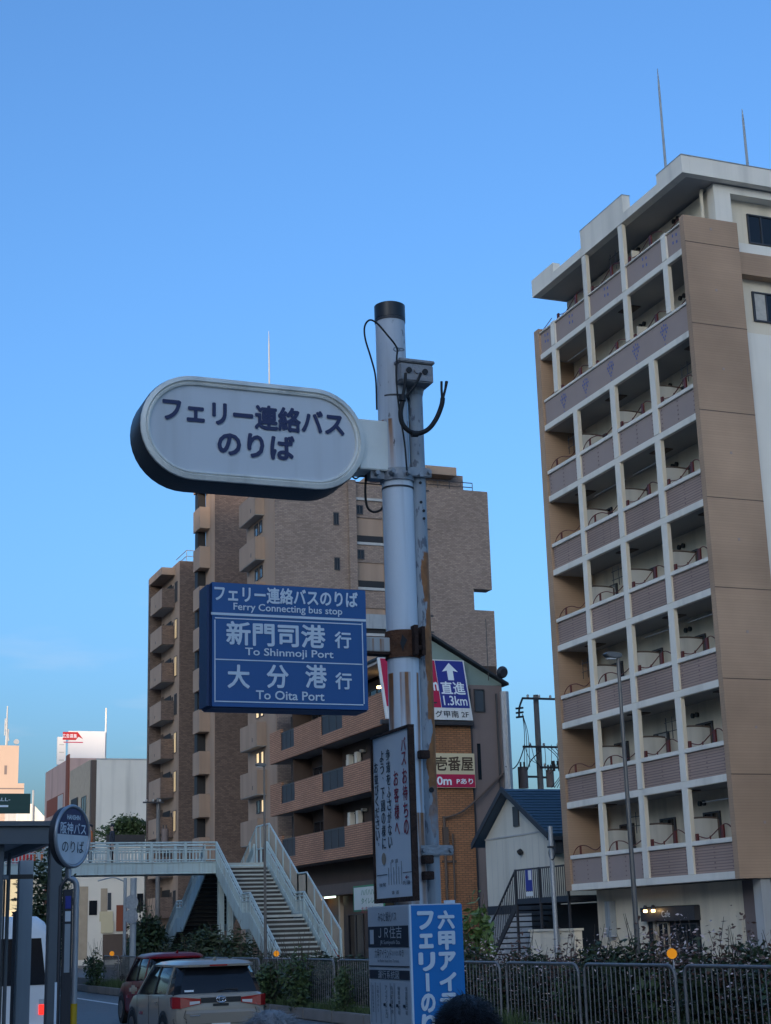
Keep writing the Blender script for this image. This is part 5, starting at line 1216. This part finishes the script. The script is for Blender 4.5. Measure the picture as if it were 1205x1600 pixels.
MB().tube([(pl.x, YB, .15), (pl.x, YB, P(93, 1385, Y=YB).z), (pl.x+.05, YB, P(93, 1370, Y=YB).z), (pr.x-.05, YB, P(93, 1368, Y=YB).z)], .014, 8).build('side_bar', 'dark_metal', T, smooth=50)
zc = P(100, 1390, Y=YB).z
box('timetable', 'smoked_panel', T, pl.x+.02, pr.x-.025, YB-.01, YB+.02, .5, zc, bevel=.004)
for (y0, y1, m) in ((1400, 1420, 'print_royal'), (1424, 1440, 'totem_grey'), (1444, 1520, 'grey_paint')):
    b = P(97, y1, Y=YB-.02); d = P(97, y0, Y=YB-.02); box('timetable_sheet', m, T, pl.x+.035, pr.x-.04, YB-.016, YB-.011, b.z, d.z)
b = P(84, 1600, Y=YB); box('white_strip', 'print_white', T, b.x, b.x+.03, YB-.01, YB+.005, .3, P(84, 1535, Y=YB).z)

# ------------------------------------------------------------------ the sign pole in front: poles, clamps, cables
YP = 6.5
pc = P(608, 480, Y=YP); PX = 2.665
zP = lambda y, x=620: P(x, y, Y=YP).z
T = thing('sign_pole', (PX, YP, .15), 'thick white painted steel pole with a black cap carrying the bus signs', 'pole')
z1 = zP(738); ztop = zP(478, 608)
MB().tube([(PX, YP, .15), (PX, YP, z1)], .0735, 40).build('lower_tube', 'white_pole', T, smooth=50)
MB().tube([(PX-.012, YP, z1+.001), (PX-.012, YP, ztop-.075)], .0715, 40).build('upper_tube', 'white_pole_top', T, smooth=50)
MB().tube([(PX-.012, YP, ztop-.076), (PX-.012, YP, ztop-.005), (PX-.012, YP, ztop)], [.075, .075, .066], 40).build('cap', 'black_plastic', T, smooth=40)
MB().tube([(PX-.012, YP, ztop-.090), (PX-.012, YP, ztop-.078)], .0745, 40).build('band', 'dark_metal', T, smooth=40)
for zq in (zP(625), zP(765)): MB().tube([(PX-.006 if zq > z1 else PX, YP, zq-.004), (PX-.006 if zq > z1 else PX, YP, zq+.004)], .0765, 32).build('band', 'dark_metal', T, smooth=40)
zc = zP(746)
cl = MB().tube([(PX, YP, zc-.028), (PX, YP, zc+.028)], .083, 36).box(PX-.145, PX-.07, YP-.03, YP+.03, zc-.022, zc+.022).box(PX+.07, PX+.125, YP-.045, YP+.02, zc-.03, zc+.03).build('collar', 'galv', T, smooth=40)
for (x, yq) in ((PX-.12, -.04), (PX-.06, -.085), (PX+.02, -.09), (PX+.09, -.06)): MB().tube([(x, YP+yq+.02, zc), (x, YP+yq-.02, zc)], .012, 6).build('bolt', 'galv', cl)
# rusted clamp of the blue sign
zr0, zr1 = zP(1030), zP(988)
rc = MB().tube([(PX, YP, zr0), (PX, YP, zr1)], .0815, 36).build('rusted_clamp', 'rust', T, smooth=40)
MB().box(PX+.012, PX+.03, YP-.118, YP-.07, zr0+.005, zr1+.015).box(PX+.052, PX+.068, YP-.108, YP-.05, zr0+.005, zr1+.012).box(PX+.015, PX+.065, YP-.10, YP-.08, zr0+.03, zr0+.05).build('clamp_flange', 'rust_dark', rc)
MB().add([(PX-.035, YP-.083, zr0+.10), (PX-.012, YP-.0838, zr0+.075), (PX-.028, YP-.084, zr0+.045), (PX-.034, YP-.083, zr0+.02), (PX-.045, YP-.081, zr0+.06)], [(0,1,2,3,4)]).build('rust_hole', 'black', rc, fix=False)
for yq in (1182, 1345, 1370):
    zq = zP(yq); MB().box(PX+.025, PX+.072, YP-.105, YP-.065, zq-.018, zq+.018).build('bracket', 'rust_dark', T, bevel=.003)
# slim peeling pole alongside
X2 = P(655, 800, Y=YP-.02).x; Y2 = YP-.02
T = thing('conduit_pole', (X2, Y2, .15), 'slim peeling grey pole with a rusted side standing against the thick white pole', 'pole')
MB().tube([(X2, Y2, .15), (X2, Y2, zP(600, 650))], .036, 20).build('tube', 'peeling_pole', T, smooth=50)
for yq in (760, 790, 803, 815, 1236): MB().disc((X2-.004+(.012 if yq % 2 else 0), Y2-.036, zP(yq, 657)), (0, 1, 0), .007 if yq < 1000 else .012, .006, 10).build('bolt_hole', 'black', T)
for (yq, w_) in ((745, .05), (1330, .085)):
    zq = zP(yq, 660); b = MB().box(X2-.075, X2+w_, Y2-.052, Y2-.034, zq-.022, zq+.022).build('strap', 'galv', T, bevel=.004)
    for dx in (-.06, w_-.015): MB().tube([(X2+dx, Y2-.05, zq), (X2+dx, Y2-.068, zq)], .010, 6).build('bolt', 'galv', b)
m = MB()
for yq in (770, 830, 965, 990, 1100): zq = zP(yq, 662); m.box(X2+.034, X2+.05, Y2-.01, Y2-.004, zq, zq+.006)
m.build('wire_stub', 'dark_metal', T)
# junction box on top with cut cables
j0, j1 = P(622, 598, Y=YP-.1), P(673, 570, Y=YP-.1)
T = thing('junction_box', ((j0.x+j1.x)/2, YP-.1, j0.z), 'small grey junction box with two cable holes on top of the slim pole', 'junction box')
zb0, zb1 = j0.z+.005, j1.z
box('case', 'zinc_box', T, j0.x, j1.x, YP-.13, YP+.06, zb0, zb1-.012, bevel=.006); box('lid', 'zinc_box', T, j0.x-.006, j1.x+.006, YP-.138, YP+.068, zb1-.011, zb1+.006, bevel=.004)
for fx, rr_, m_ in ((.26, .014, 'black'), (.5, .013, 'zinc_box'), (.74, .014, 'black')): MB().disc((j0.x+(j1.x-j0.x)*fx, YP-.132, (zb0+zb1)/2), (0, 1, 0), rr_, .012, 16).build('gland', m_, T)
MB().tube([(X2, Y2, zb0-.035), (X2, Y2, zb0+.002)], [.037, .046], 16).build('neck', 'galv', T)
T = thing('cut_cable', (X2, YP-.16, zP(660)), 'thick black taped cable hanging in a hook with its cut end in the air', 'cable')
yq = YP-.155
def pp(x, y, Y=yq): return P(x, y, Y=Y)
MB().tube(bez([pp(629, 628), pp(626, 645), pp(629, 662), pp(640, 674), pp(655, 677), pp(670, 670), pp(682, 654), pp(690, 634), pp(692, 622)], 40), [.011]*41 if False else .0115, 10).build('sheath', 'rubber', T, smooth=60)
MB().tube(bez([pp(634, 583), pp(633, 600), pp(629, 622), pp(628, 632)], 16), .0075, 8).tube(bez([pp(658, 583), pp(650, 600), pp(638, 615), pp(629, 626)], 16), .0065, 8).build('feed_wire', 'rubber', T, smooth=60)
MB().tube([pp(691, 624), pp(690, 608), pp(690, 596)], .006, 6).tube([pp(692, 624), pp(696, 608), pp(698, 596)], [.006, .006, .008], 6).build('cut_end', 'rubber', T)
MB().disc(pp(629, 622), (0, 0, 1), .017, .03, 10).build('tape', 'black', T); MB().disc(pp(648, 678), (1, 0, .1), .015, .03, 10).build('tape', 'black', T)
T = thing('thin_cable', (PX, YP-.09, zP(600)), 'thin black cable looping off the top of the thick white pole', 'cable')
MB().tube(bez([pp(589, 640), pp(587, 590), pp(580, 560), pp(571, 530), pp(570, 510), pp(578, 500), pp(590, 506), pp(605, 523), pp(620, 543), pp(620, 560), pp(620, 600), pp(624, 640), pp(632, 690), pp(636, 735)], 70), .0045, 8).build('wire', 'rubber', T, smooth=60)
MB().tube([pp(620, 546)+Vector((.016*math.cos(a), .0, .010*math.sin(a))) for a in [i*6.283/14 for i in range(15)]], .003, 6).tube([pp(626, 546)+Vector((.018*math.cos(a), 0, .006*math.sin(a))) for a in [i*6.283/14 for i in range(15)]], .003, 6).build('tie', 'galv', T)

# ------------------------------------------------------------------ oval illuminated sign
fy = YP-.07
L_, R_ = P(219, 665, Y=fy), P(570, 690, Y=fy)
zt_, zb_ = P(395, 597, Y=fy).z, P(395, 757, Y=fy).z
cx, cz, hw, hh = (L_.x+R_.x)/2, (zt_+zb_)/2, (R_.x-L_.x)/2, (zt_-zb_)/2
T = thing('oval_sign', (cx, fy, cz), 'white oval light-box sign with navy Japanese lettering and steel rim high on the pole', 'sign')
def stad(w, h, n=20): 
    r = h; return [(w-r+r*math.cos(R(-90+180*i/n)), r*math.sin(R(-90+180*i/n))) for i in range(n+1)]+[(-w+r+r*math.cos(R(90+180*i/n)), r*math.sin(R(90+180*i/n))) for i in range(n+1)]
def sring(w, h, y): return [(cx+x, y, cz+z) for x, z in stad(w, h)]
n = len(stad(1, .5))
def shell(name, rings, m, parent=T, smooth=35, cap=None):
    vs = [v for r in rings for v in r]; fs = [(i*n+k, i*n+(k+1) % n, (i+1)*n+(k+1) % n, (i+1)*n+k) for i in range(len(rings)-1) for k in range(n)]
    if cap is not None: fs.append(tuple(range(cap*n, cap*n+n)))
    return MB().add(vs, fs).build(name, m, parent, smooth=smooth)
D = .19
shell('case', [sring(hw, hh, fy+.004), sring(hw+.004, hh+.004, fy+.02), sring(hw+.004, hh+.004, fy+D), sring(hw-.02, hh-.02, fy+D+.01)], 'case_dark', cap=3)
shell('rim', [sring(hw, hh, fy+.003), sring(hw-.002, hh-.002, fy-.006), sring(hw-.022, hh-.022, fy-.010), sring(hw-.028, hh-.028, fy-.002), sring(hw-.034, hh-.034, fy-.006), sring(hw-.042, hh-.042, fy-.004), sring(hw-.046, hh-.046, fy+.012)], 'rim_steel')
fc = MB().add(sring(hw-.040, hh-.040, fy+.006), [tuple(range(n))]).build('face', 'sign_white', T, fix=False)
fp = fy+.002
l1 = P(399, 651, Y=fp); l2 = P(401, 696, Y=fp)
w1 = P(542, 660, Y=fp).x-P(258, 640, Y=fp).x; w2 = P(461, 700, Y=fp).x-P(340, 690, Y=fp).x
lettering('フェリー連絡バス', 'navy_print', T, (l1.x, fp, l1.z), UX, UZ, w=w1, h=.120, bold=.037)
lettering('のりば', 'navy_print', T, (l2.x, fp, l2.z), UX, UZ, w=w2, h=.120, bold=.037)
q0 = P(566, 733, Y=fy+.03); q1 = P(612, 660, Y=fy+.03)
box('mount_box', 'rim_steel', T, R_.x-.02, q1.x, fy+.02, fy+.16, q0.z, q1.z, bevel=.004)
box('mount_rail', 'zinc_box', T, q1.x+.001, q1.x+.045, fy+.03, fy+.10, zP(737), zP(652)); box('mount_rail', 'rust_dark', T, q1.x+.046, q1.x+.062, fy+.04, fy+.10, zP(735), zP(655))
MB().tube([(cx+.05, fy+.1, cz+hh+.002), (cx+.05, fy+.1, cz+hh+.02)], [.018, .01], 12).build('lifting_eye', 'steel', T)
MB().tube(bez([P(572, 742, Y=fy+.1), P(571, 770, Y=fy+.1), P(574, 792, Y=fy+.1), P(584, 800, Y=fy+.1), P(596, 796, Y=fy+.1), P(601, 786, Y=fy+.1)], 24), .006, 8).build('cable', 'rubber', T, smooth=60)
MB().tube(bez([P(548, 742, Y=fy+.1), P(556, 748, Y=fy+.1), P(566, 744, Y=fy+.1), P(600, 748, Y=fy+.1)], 14), .004, 6).build('cable', 'rubber', T)

# ------------------------------------------------------------------ blue rectangular sign
by_ = YP-.06
c = [P(574, 1110, Y=by_), P(571, 921, Y=by_), P(329, 1105, Y=by_)]
x0, x1 = P(330, 1010, Y=by_).x, P(574, 1010, Y=by_).x; z0, z1 = P(450, 1108, Y=by_).z, P(450, 915, Y=by_).z
T = thing('blue_sign', ((x0+x1)/2, by_, z0), 'blue rectangular bus sign with white Japanese and English lettering below the oval sign', 'sign')
box('case', 'sign_blue_side', T, x0, x1, by_+.003, by_+.16, z0, z1, bevel=.006)
box('face', 'sign_blue', T, x0+.004, x1-.004, by_-.004, by_+.002, z0+.004, z1-.004)
m = MB(); m.hexa([(x0-.001, by_+.02, z0+.01), (x0-.014, by_+.02, z0+.01), (x0-.014, by_+.15, z0+.01), (x0-.001, by_+.15, z0+.01)], [(x0-.001, by_+.02, z1-.01), (x0-.014, by_+.02, z1-.01), (x0-.014, by_+.15, z1-.01), (x0-.001, by_+.15, z1-.01)]); m.build('side_cover', 'sign_blue_side', T)
yf = by_-.0065
def pt(x, y): q = P(x, y, Y=yf); return Vector((q.x, yf, q.z))
def wd(xa, xb, y): return P(xb, y, Y=yf).x-P(xa, y, Y=yf).x
def bar(xa, ya, xb, yb, t, nm='rule'):
    a, b_ = pt(xa, ya), pt(xb, yb)
    if abs(a.x-b_.x) > abs(a.z-b_.z): zz_ = (a.z+b_.z)/2; MB().quad((a.x, yf, zz_-t/2), (b_.x, yf, zz_-t/2), (b_.x, yf, zz_+t/2), (a.x, yf, zz_+t/2)).build(nm, 'print_white', T, fix=False)
    else: xx_ = (a.x+b_.x)/2; MB().quad((xx_-t/2, yf, b_.z), (xx_+t/2, yf, b_.z), (xx_+t/2, yf, a.z), (xx_-t/2, yf, a.z)).build(nm, 'print_white', T, fix=False)
bar(330, 962, 572, 966, .011); bar(336, 968, 566, 973, .005); bar(336, 1032, 568, 1036, .005); bar(336, 1097, 568, 1100, .005); bar(336, 968, 336, 1097, .005); bar(567, 973, 568, 1100, .005)
lettering('フェリー連絡バスのりば', 'print_white', T, pt(449, 932), UX, UZ, w=wd(337, 561, 932), h=.074, bold=.03)
lettering('Ferry Connecting bus stop', 'print_white', T, pt(451, 953), UX, UZ, w=wd(366, 536, 952), h=.042, bold=.018)
lettering('新門司港', 'print_white', T, pt(432, 992), UX, UZ, w=wd(355, 510, 993), h=.106, bold=.026)
lettering('行', 'print_white', T, pt(536, 1000), UX, UZ, w=wd(523, 549, 1000), h=.076, bold=.026)
lettering('To Shinmoji Port', 'print_white', T, pt(453, 1022), UX, UZ, w=wd(384, 522, 1021), h=.044, bold=.018)
for (ch, xx) in (('大', 373), ('分', 434), ('港', 494)): lettering(ch, 'print_white', T, pt(xx, 1057), UX, UZ, w=wd(355, 390, 1057), h=.104, bold=.026)
lettering('行', 'print_white', T, pt(537, 1064), UX, UZ, w=wd(524, 550, 1064), h=.076, bold=.026)
lettering('To Oita Port', 'print_white', T, pt(454, 1087), UX, UZ, w=wd(401, 508, 1087), h=.040, bold=.018)
aa, ab = P(574, 1019, Y=YP), P(606, 998, Y=YP)
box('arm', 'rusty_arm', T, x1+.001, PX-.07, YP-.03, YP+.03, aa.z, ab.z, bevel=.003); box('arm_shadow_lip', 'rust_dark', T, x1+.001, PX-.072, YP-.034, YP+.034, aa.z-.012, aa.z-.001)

# ------------------------------------------------------------------ notice board facing the pavement
A, B, C_, D_ = P(578, 1150, X=2.568), P(640, 1134, X=2.568), P(648, 1405, X=2.568), P(588, 1414, X=2.568)
ya, yb = (A.y+D_.y)/2, (B.y+C_.y)/2; zt_, zb_ = (A.z+B.z)/2, (C_.z+D_.z)/2
T = thing('notice_board', (2.568, (ya+yb)/2, zb_), 'weathered notice board with red and black vertical Japanese writing facing the pavement', 'notice board')
box('panel', 'board_white', T, 2.572, 2.584, yb+.012, ya-.012, zb_+.012, zt_-.012)
m = MB(); fw = .012
m.box(2.563, 2.590, yb, ya, zt_-fw, zt_).box(2.563, 2.590, yb, ya, zb_, zb_+fw*1.6).box(2.563, 2.590, ya-.012, ya, zb_+fw*1.61, zt_-fw-.001).box(2.563, 2.590, yb, yb+.014, zb_+fw*1.61, zt_-fw-.001)
m.build('frame', 'rust_dark', T)
u = -UY; xn = 2.5695
Hh = zt_-zb_; Wd = ya-yb
def bp(u_, v_): return Vector((xn, ya-Wd*u_, zb_+Hh*v_))
cw = Wd*.115
column('バス', 'print_red', T, bp(.83, .94), u, UZ, Hh*.085, cw, .008); column('お待ちの', 'print_red', T, bp(.84, .76), u, UZ, Hh*.098, cw, .012)
column('お客様へ', 'print_red', T, bp(.62, .76), u, UZ, Hh*.098, cw, .012)
column('歩道をふさがない', 'print_black', T, bp(.43, .90), u, UZ, Hh*.074, cw*.85, .002); column('よう、下図の様に', 'print_black', T, bp(.27, .90), u, UZ, Hh*.074, cw*.85, .002); column('お並びください。', 'print_black', T, bp(.11, .84), u, UZ, Hh*.068, cw*.85, .002)
k = [bp(.25+.055*math.cos(a), .255+.036*math.sin(a)) for a in [i*6.283/20 for i in range(20)]]; MB().add(k, [tuple(range(20))]).build('dot', 'wood_beige', T, fix=False)
m = MB()
for i in range(6): p_ = bp(.36+i*.065, .10); q_ = bp(.36+i*.065, .20+.03*(i % 2)); m.quad(p_, p_+u*.004, q_+u*.004, q_)
p_ = bp(.06, .16); q_ = bp(.33, .16); m.quad(p_, q_, q_+UZ*.003, p_+UZ*.003); p_ = bp(.72, .16); q_ = bp(.95, .16); m.quad(p_, q_, q_+UZ*.003, p_+UZ*.003)
m.build('diagram', 'print_black', T, fix=False)
for s_, uu, vv in (('歩 道', .52, .235), ('車 道', .52, .055), ('先頭', .80, .105), ('後尾', .2, .105)): lettering(s_, 'print_black', T, bp(uu, vv), u, UZ, w=Wd*.18, h=Hh*.022)
lettering('←', 'print_red', T, bp(.82, .135), u, UZ, w=Wd*.09, h=Hh*.02, bold=.03)

# ------------------------------------------------------------------ pillar sign: timetable on one face, blue lettering on the other
YT = 5.2
ct = P(638.5, 1413, Y=YT); rt = P(722, 1411, Y=YT); xl, xr = ct.x, rt.x; zt_ = ct.z
yfar = P(574, 1420, X=xl).y
T = thing('timetable_pillar', ((xl+xr)/2, YT+.2, .15), 'box pillar with grey bus timetable and bright blue ferry lettering below the notice board', 'sign')
box('case', 'totem_grey', T, xl, xr, YT, yfar, .15, zt_, bevel=.004)
box('blue_face', 'totem_blue', T, xl+.006, xr-.004, YT-.006, YT-.001, .3, zt_-.004)
box('edge_strip', 'print_white', T, xl-.002, xl+.005, YT-.008, YT+.004, .3, zt_-.002)
yq = YT-.009
def tp(x, y): q = P(x, y, Y=yq); return Vector((q.x, yq, q.z))
cell = tp(0, 1451).z-tp(0, 1483).z
def vcol(chars, xc, y0, step, w_):
    for i, ch in enumerate(chars):
        o = tp(xc+i*1.1, y0+i*step)
        if ch == 'ー': MB().box(o.x-.0065, o.x+.0065, yq-.0005, yq+.001, o.z-.030, o.z+.030).build('lettering', 'print_white', T); continue
        lettering(ch, 'print_white', T, o, UX, UZ, w=w_*(.86 if ch in 'ェのり' else 1), h=.064 if ch != 'ェ' else .05, bold=.05)
vcol('六甲アイラン', 697, 1437, 32.3, .066); vcol('フェリーのりば', 665, 1438, 32.3, .064)
W2 = yfar-YT; xn = xl-.003
def gp_(u_, yy_): z = P(610, yy_, X=xl).z; return Vector((xn, yfar-W2*u_, z))
def gband(y0, y1, m_, nm='band'): a_, b_ = gp_(.02, y1), gp_(.98, y0); MB().box(xn+.001, xn+.0025, b_.y, a_.y, a_.z, b_.z).build(nm, m_, T)
gband(1447, 1480, 'print_black'); gband(1509, 1511, 'print_black', 'rule'); gband(1516, 1530, 'print_black')
lettering('みなと観光バス', 'print_black', T, gp_(.5, 1432), u, UZ, w=W2*.44, h=.034)
lettering('ＪＲ住吉', 'totem_grey', T, gp_(.56, 1457), u, UZ, w=W2*.56, h=.042); lettering('JR Sumiyoshi Sta.', 'totem_grey', T, gp_(.56, 1473), u, UZ, w=W2*.48, h=.018)
lettering('六甲アイランド', 'print_black', T, gp_(.38, 1490), u, UZ, w=W2*.40, h=.034); lettering('ゆき', 'print_black', T, gp_(.82, 1489), u, UZ, w=W2*.1, h=.024); lettering('フェリーターミナル', 'print_black', T, gp_(.67, 1489), u, UZ, w=W2*.16, h=.018)
lettering('for Rokko Island Ferry Terminal', 'print_black', T, gp_(.5, 1502), u, UZ, w=W2*.5, h=.013); lettering('運行系統図', 'totem_grey', T, gp_(.5, 1523), u, UZ, w=W2*.5, h=.028)
m = MB(); a_ = gp_(.07, 1475); b_ = gp_(.16, 1452); m.box(xn-.0005, xn+.0008, b_.y, a_.y, a_.z, b_.z); m.build('bus_icon', 'totem_grey', T)
for (u_, s_) in ((.11, '住吉駅前阪神御影'), (.23, '六甲ライナー'), (.43, 'アイランド北口'), (.57, '向洋町東中央'), (.73, '御影中学校前'), (.9, '住吉駅南口前')):
    column(s_, 'print_black', T, gp_(u_, 1540), u, UZ, .012 if len(s_) > 7 else .016, W2*.055, 0)
m = MB()
for u_ in (.06, .17, .29, .53, .62): p_ = gp_(u_, 1536); m.quad(p_, p_+u*.003, p_+u*.003-UZ*.14, p_-UZ*.14)
for u_ in (.36, .5, .66, .82): p_ = gp_(u_, 1568); m.quad(p_, p_+u*.02, p_+u*.02-UZ*.01, p_-UZ*.01)
m.build('diagram', 'print_black', T, fix=False)
MB().disc((xr-.04, YT+.02, zt_+.005), (0, 0, 1), .02, .012, 12).build('cap_screw', 'print_white', T)
# ------------------------------------------------------------------ people
def person(name, lab, loc, yaw, H, top, bottom, hairm, hair_n=0, group=None, hair_r=1.0):
    T = thing(name, (0, 0, 0), lab, 'person', group)
    s = H/1.70
    V, E, Rr = [], [], []
    def v(x, y, z, r, par=None):
        V.append((x*s, y*s, z*s)); Rr.append(r*s)
        if par is not None: E.append((par, len(V)-1))
        return len(V)-1
    pel = v(0, 0, .93, .135); sp1 = v(0, 0, 1.10, .125, pel); ch = v(0, .01, 1.28, .145, sp1); nb = v(0, 0, 1.42, .075, ch); nk = v(0, .01, 1.49, .055, nb); h1 = v(0, .02, 1.56, .078, nk); h2 = v(0, .015, 1.63, .085, h1)
    for sd in (-1, 1):
        sh = v(sd*.17, 0, 1.38, .062, ch); el = v(sd*.22, -.02, 1.10, .045, sh); wr = v(sd*.23, .06, .86, .03, el); pm = v(sd*.23, .08, .79, .034, wr)
        for q in range(4): f1 = v(sd*(.205+q*.014), .085+.004*q, .735, .009, pm); v(sd*(.205+q*.013), .075, .69-.006*abs(q-1.5), .008, f1)
        t1 = v(sd*.20, .105, .77, .010, pm); v(sd*.195, .115, .73, .008, t1)
        hp = v(sd*.09, 0, .86, .092, pel); kn = v(sd*.10, .01, .48, .058, hp); an = v(sd*.10, -.02, .09, .04, kn); v(sd*.105, .12, .04, .038, an)
    me = bpy.data.meshes.new('sk'); me.from_pydata(V, E, []); o = bpy.data.objects.new('sk', me); COL.objects.link(o)
    o.modifiers.new('s', 'SKIN'); ss = o.modifiers.new('u', 'SUBSURF'); ss.levels = 2; ss.render_levels = 2
    for i, sv in enumerate(me.skin_vertices[0].data): sv.radius = (Rr[i], Rr[i]); sv.use_root = (i == 0)
    dg = bpy.context.evaluated_depsgraph_get(); bm_ = bpy.data.meshes.new_from_object(o.evaluated_get(dg)); bpy.data.objects.remove(o)
    bm_.name = 'body'; bm_.materials.clear()
    for mm in ('skin', top, bottom, 'black'): bm_.materials.append(MAT[mm])
    for p in bm_.polygons:
        c = p.center/s; p.use_smooth = True
        p.material_index = 0 if c.z > 1.45 or (abs(c.x) > .15 and c.z < .92 and c.z > .6) else 1 if c.z > .95 or (abs(c.x) > .17 and c.z > .9) else 3 if c.z < .10 else 2
    b = bpy.data.objects.new('body', bm_); COL.objects.link(b); b.parent = T
    # face and hair
    hc = Vector((0, .018, 1.615))*s
    m = MB().add([hc+Vector((.012*s, .088*s, -.02*s)), hc+Vector((-.012*s, .088*s, -.02*s)), hc+Vector((0, .112*s, -.022*s)), hc+Vector((0, .088*s, .02*s))], [(0,1,2),(1,3,2),(3,0,2)]); m.build('nose', 'skin', T)
    for sd in (-1, 1):
        MB().disc(hc+Vector((sd*.084*s, 0, -.01*s)), (1, .2, 0), .026*s, .014*s, 10).build('ear', 'skin', T); MB().disc(hc+Vector((sd*.032*s, .083*s, .01*s)), (0, 1, 0), .010*s, .008*s, 8).build('eye', 'black', T)
    MB().box(hc.x-.022*s, hc.x+.022*s, hc.y+.078*s, hc.y+.088*s, hc.z-.055*s, hc.z-.049*s).build('mouth', 'print_red', T)
    rx, ry, rz = .090*s*hair_r, .105*s*hair_r, .100*s*hair_r; hc2 = hc+Vector((0, -.012*s, .022*s))
    vs, fs = [], []; nu, nv = 28, 12; rnd = random.Random(int(H*1000))
    for j in range(nv+1):
        ph = R(112)*j/nv
        for i in range(nu):
            a = 2*math.pi*i/nu; k = 1+rnd.uniform(-.03, .03)
            d = Vector((math.sin(ph)*math.cos(a)*rx, math.sin(ph)*math.sin(a)*ry, math.cos(ph)*rz))*k
            if d.y > .045*s and d.z < .03*s: d.y = .045*s
            vs.append(hc2+d)
    for j in range(nv):
        for i in range(nu): fs.append((j*nu+i, j*nu+(i+1) % nu, (j+1)*nu+(i+1) % nu, (j+1)*nu+i))
    hr = MB().add(vs, fs).build('hair', hairm, T, smooth=80)
    if hair_n:
        m = MB()
        for i in range(hair_n):
            ph = R(105)*math.sqrt(rnd.random()); a = rnd.uniform(0, 6.283)
            n_ = Vector((math.sin(ph)*math.cos(a), math.sin(ph)*math.sin(a), math.cos(ph))); b0 = hc2+Vector((n_.x*rx, n_.y*ry, n_.z*rz))*.99
            tg = (Vector((n_.x, n_.y, -.35))+Vector((rnd.gauss(0, .35), rnd.gauss(0, .35), rnd.gauss(0, .3)))).normalized(); ln = rnd.uniform(.018, .036)*s
            sd_ = n_.cross(tg).normalized()*.0011; mid = b0+(tg*.85+n_*.16)*ln*.6; e_ = b0+(tg+n_*.03)*ln*1.2
            k = len(m.v); m.add([b0-sd_, b0+sd_, mid+sd_*.8, e_, mid-sd_*.8], [(0,1,2,4), (4,2,3)])
        st = m.build('hair_strand', hairm, hr, fix=False); st['kind'] = 'stuff'
    T.location = loc; T.rotation_euler = (0, 0, yaw)
    return T
def head_at(px, py, d, H):
    """ground spot of a person whose hair top is seen at a pixel, standing on the pavement"""
    ztop = .15+H*1.0; v = P(px, py, Z=ztop); return v
v = head_at(727, 1560, 4.3, 1.57); print('person1', v)
person('person', 'person with short black hair seen from behind at the bottom, beside the blue pillar sign', (v.x, v.y, .15), R(-25), 1.57*.985, 'cloth_navy', 'cloth_grey', 'hair_black', 5200, hair_r=1.0)
v = head_at(425, 1584, 4.3, 1.56); print('person2', v)
person('person', 'person with thin grey hair, only the crown showing at the bottom below the SUV', (v.x, v.y, .15), R(10), 1.56*.985, 'cloth_grey', 'cloth_navy', 'hair_grey', 3200)
for (x, lab, tp_, bt) in ((141, 'tiny person in an orange top walking on the footbridge beside the round sign', 'cloth_orange', 'cloth_grey'), (175, 'tiny person in dark clothes walking on the footbridge above the road', 'cloth_navy', 'black')):
    p = P(x, 1330, Y=66.9); person('person', lab, (p.x, 66.9, 4.96), R(90), 1.68, tp_, bt, 'hair_black', 0, 'people crossing the footbridge')
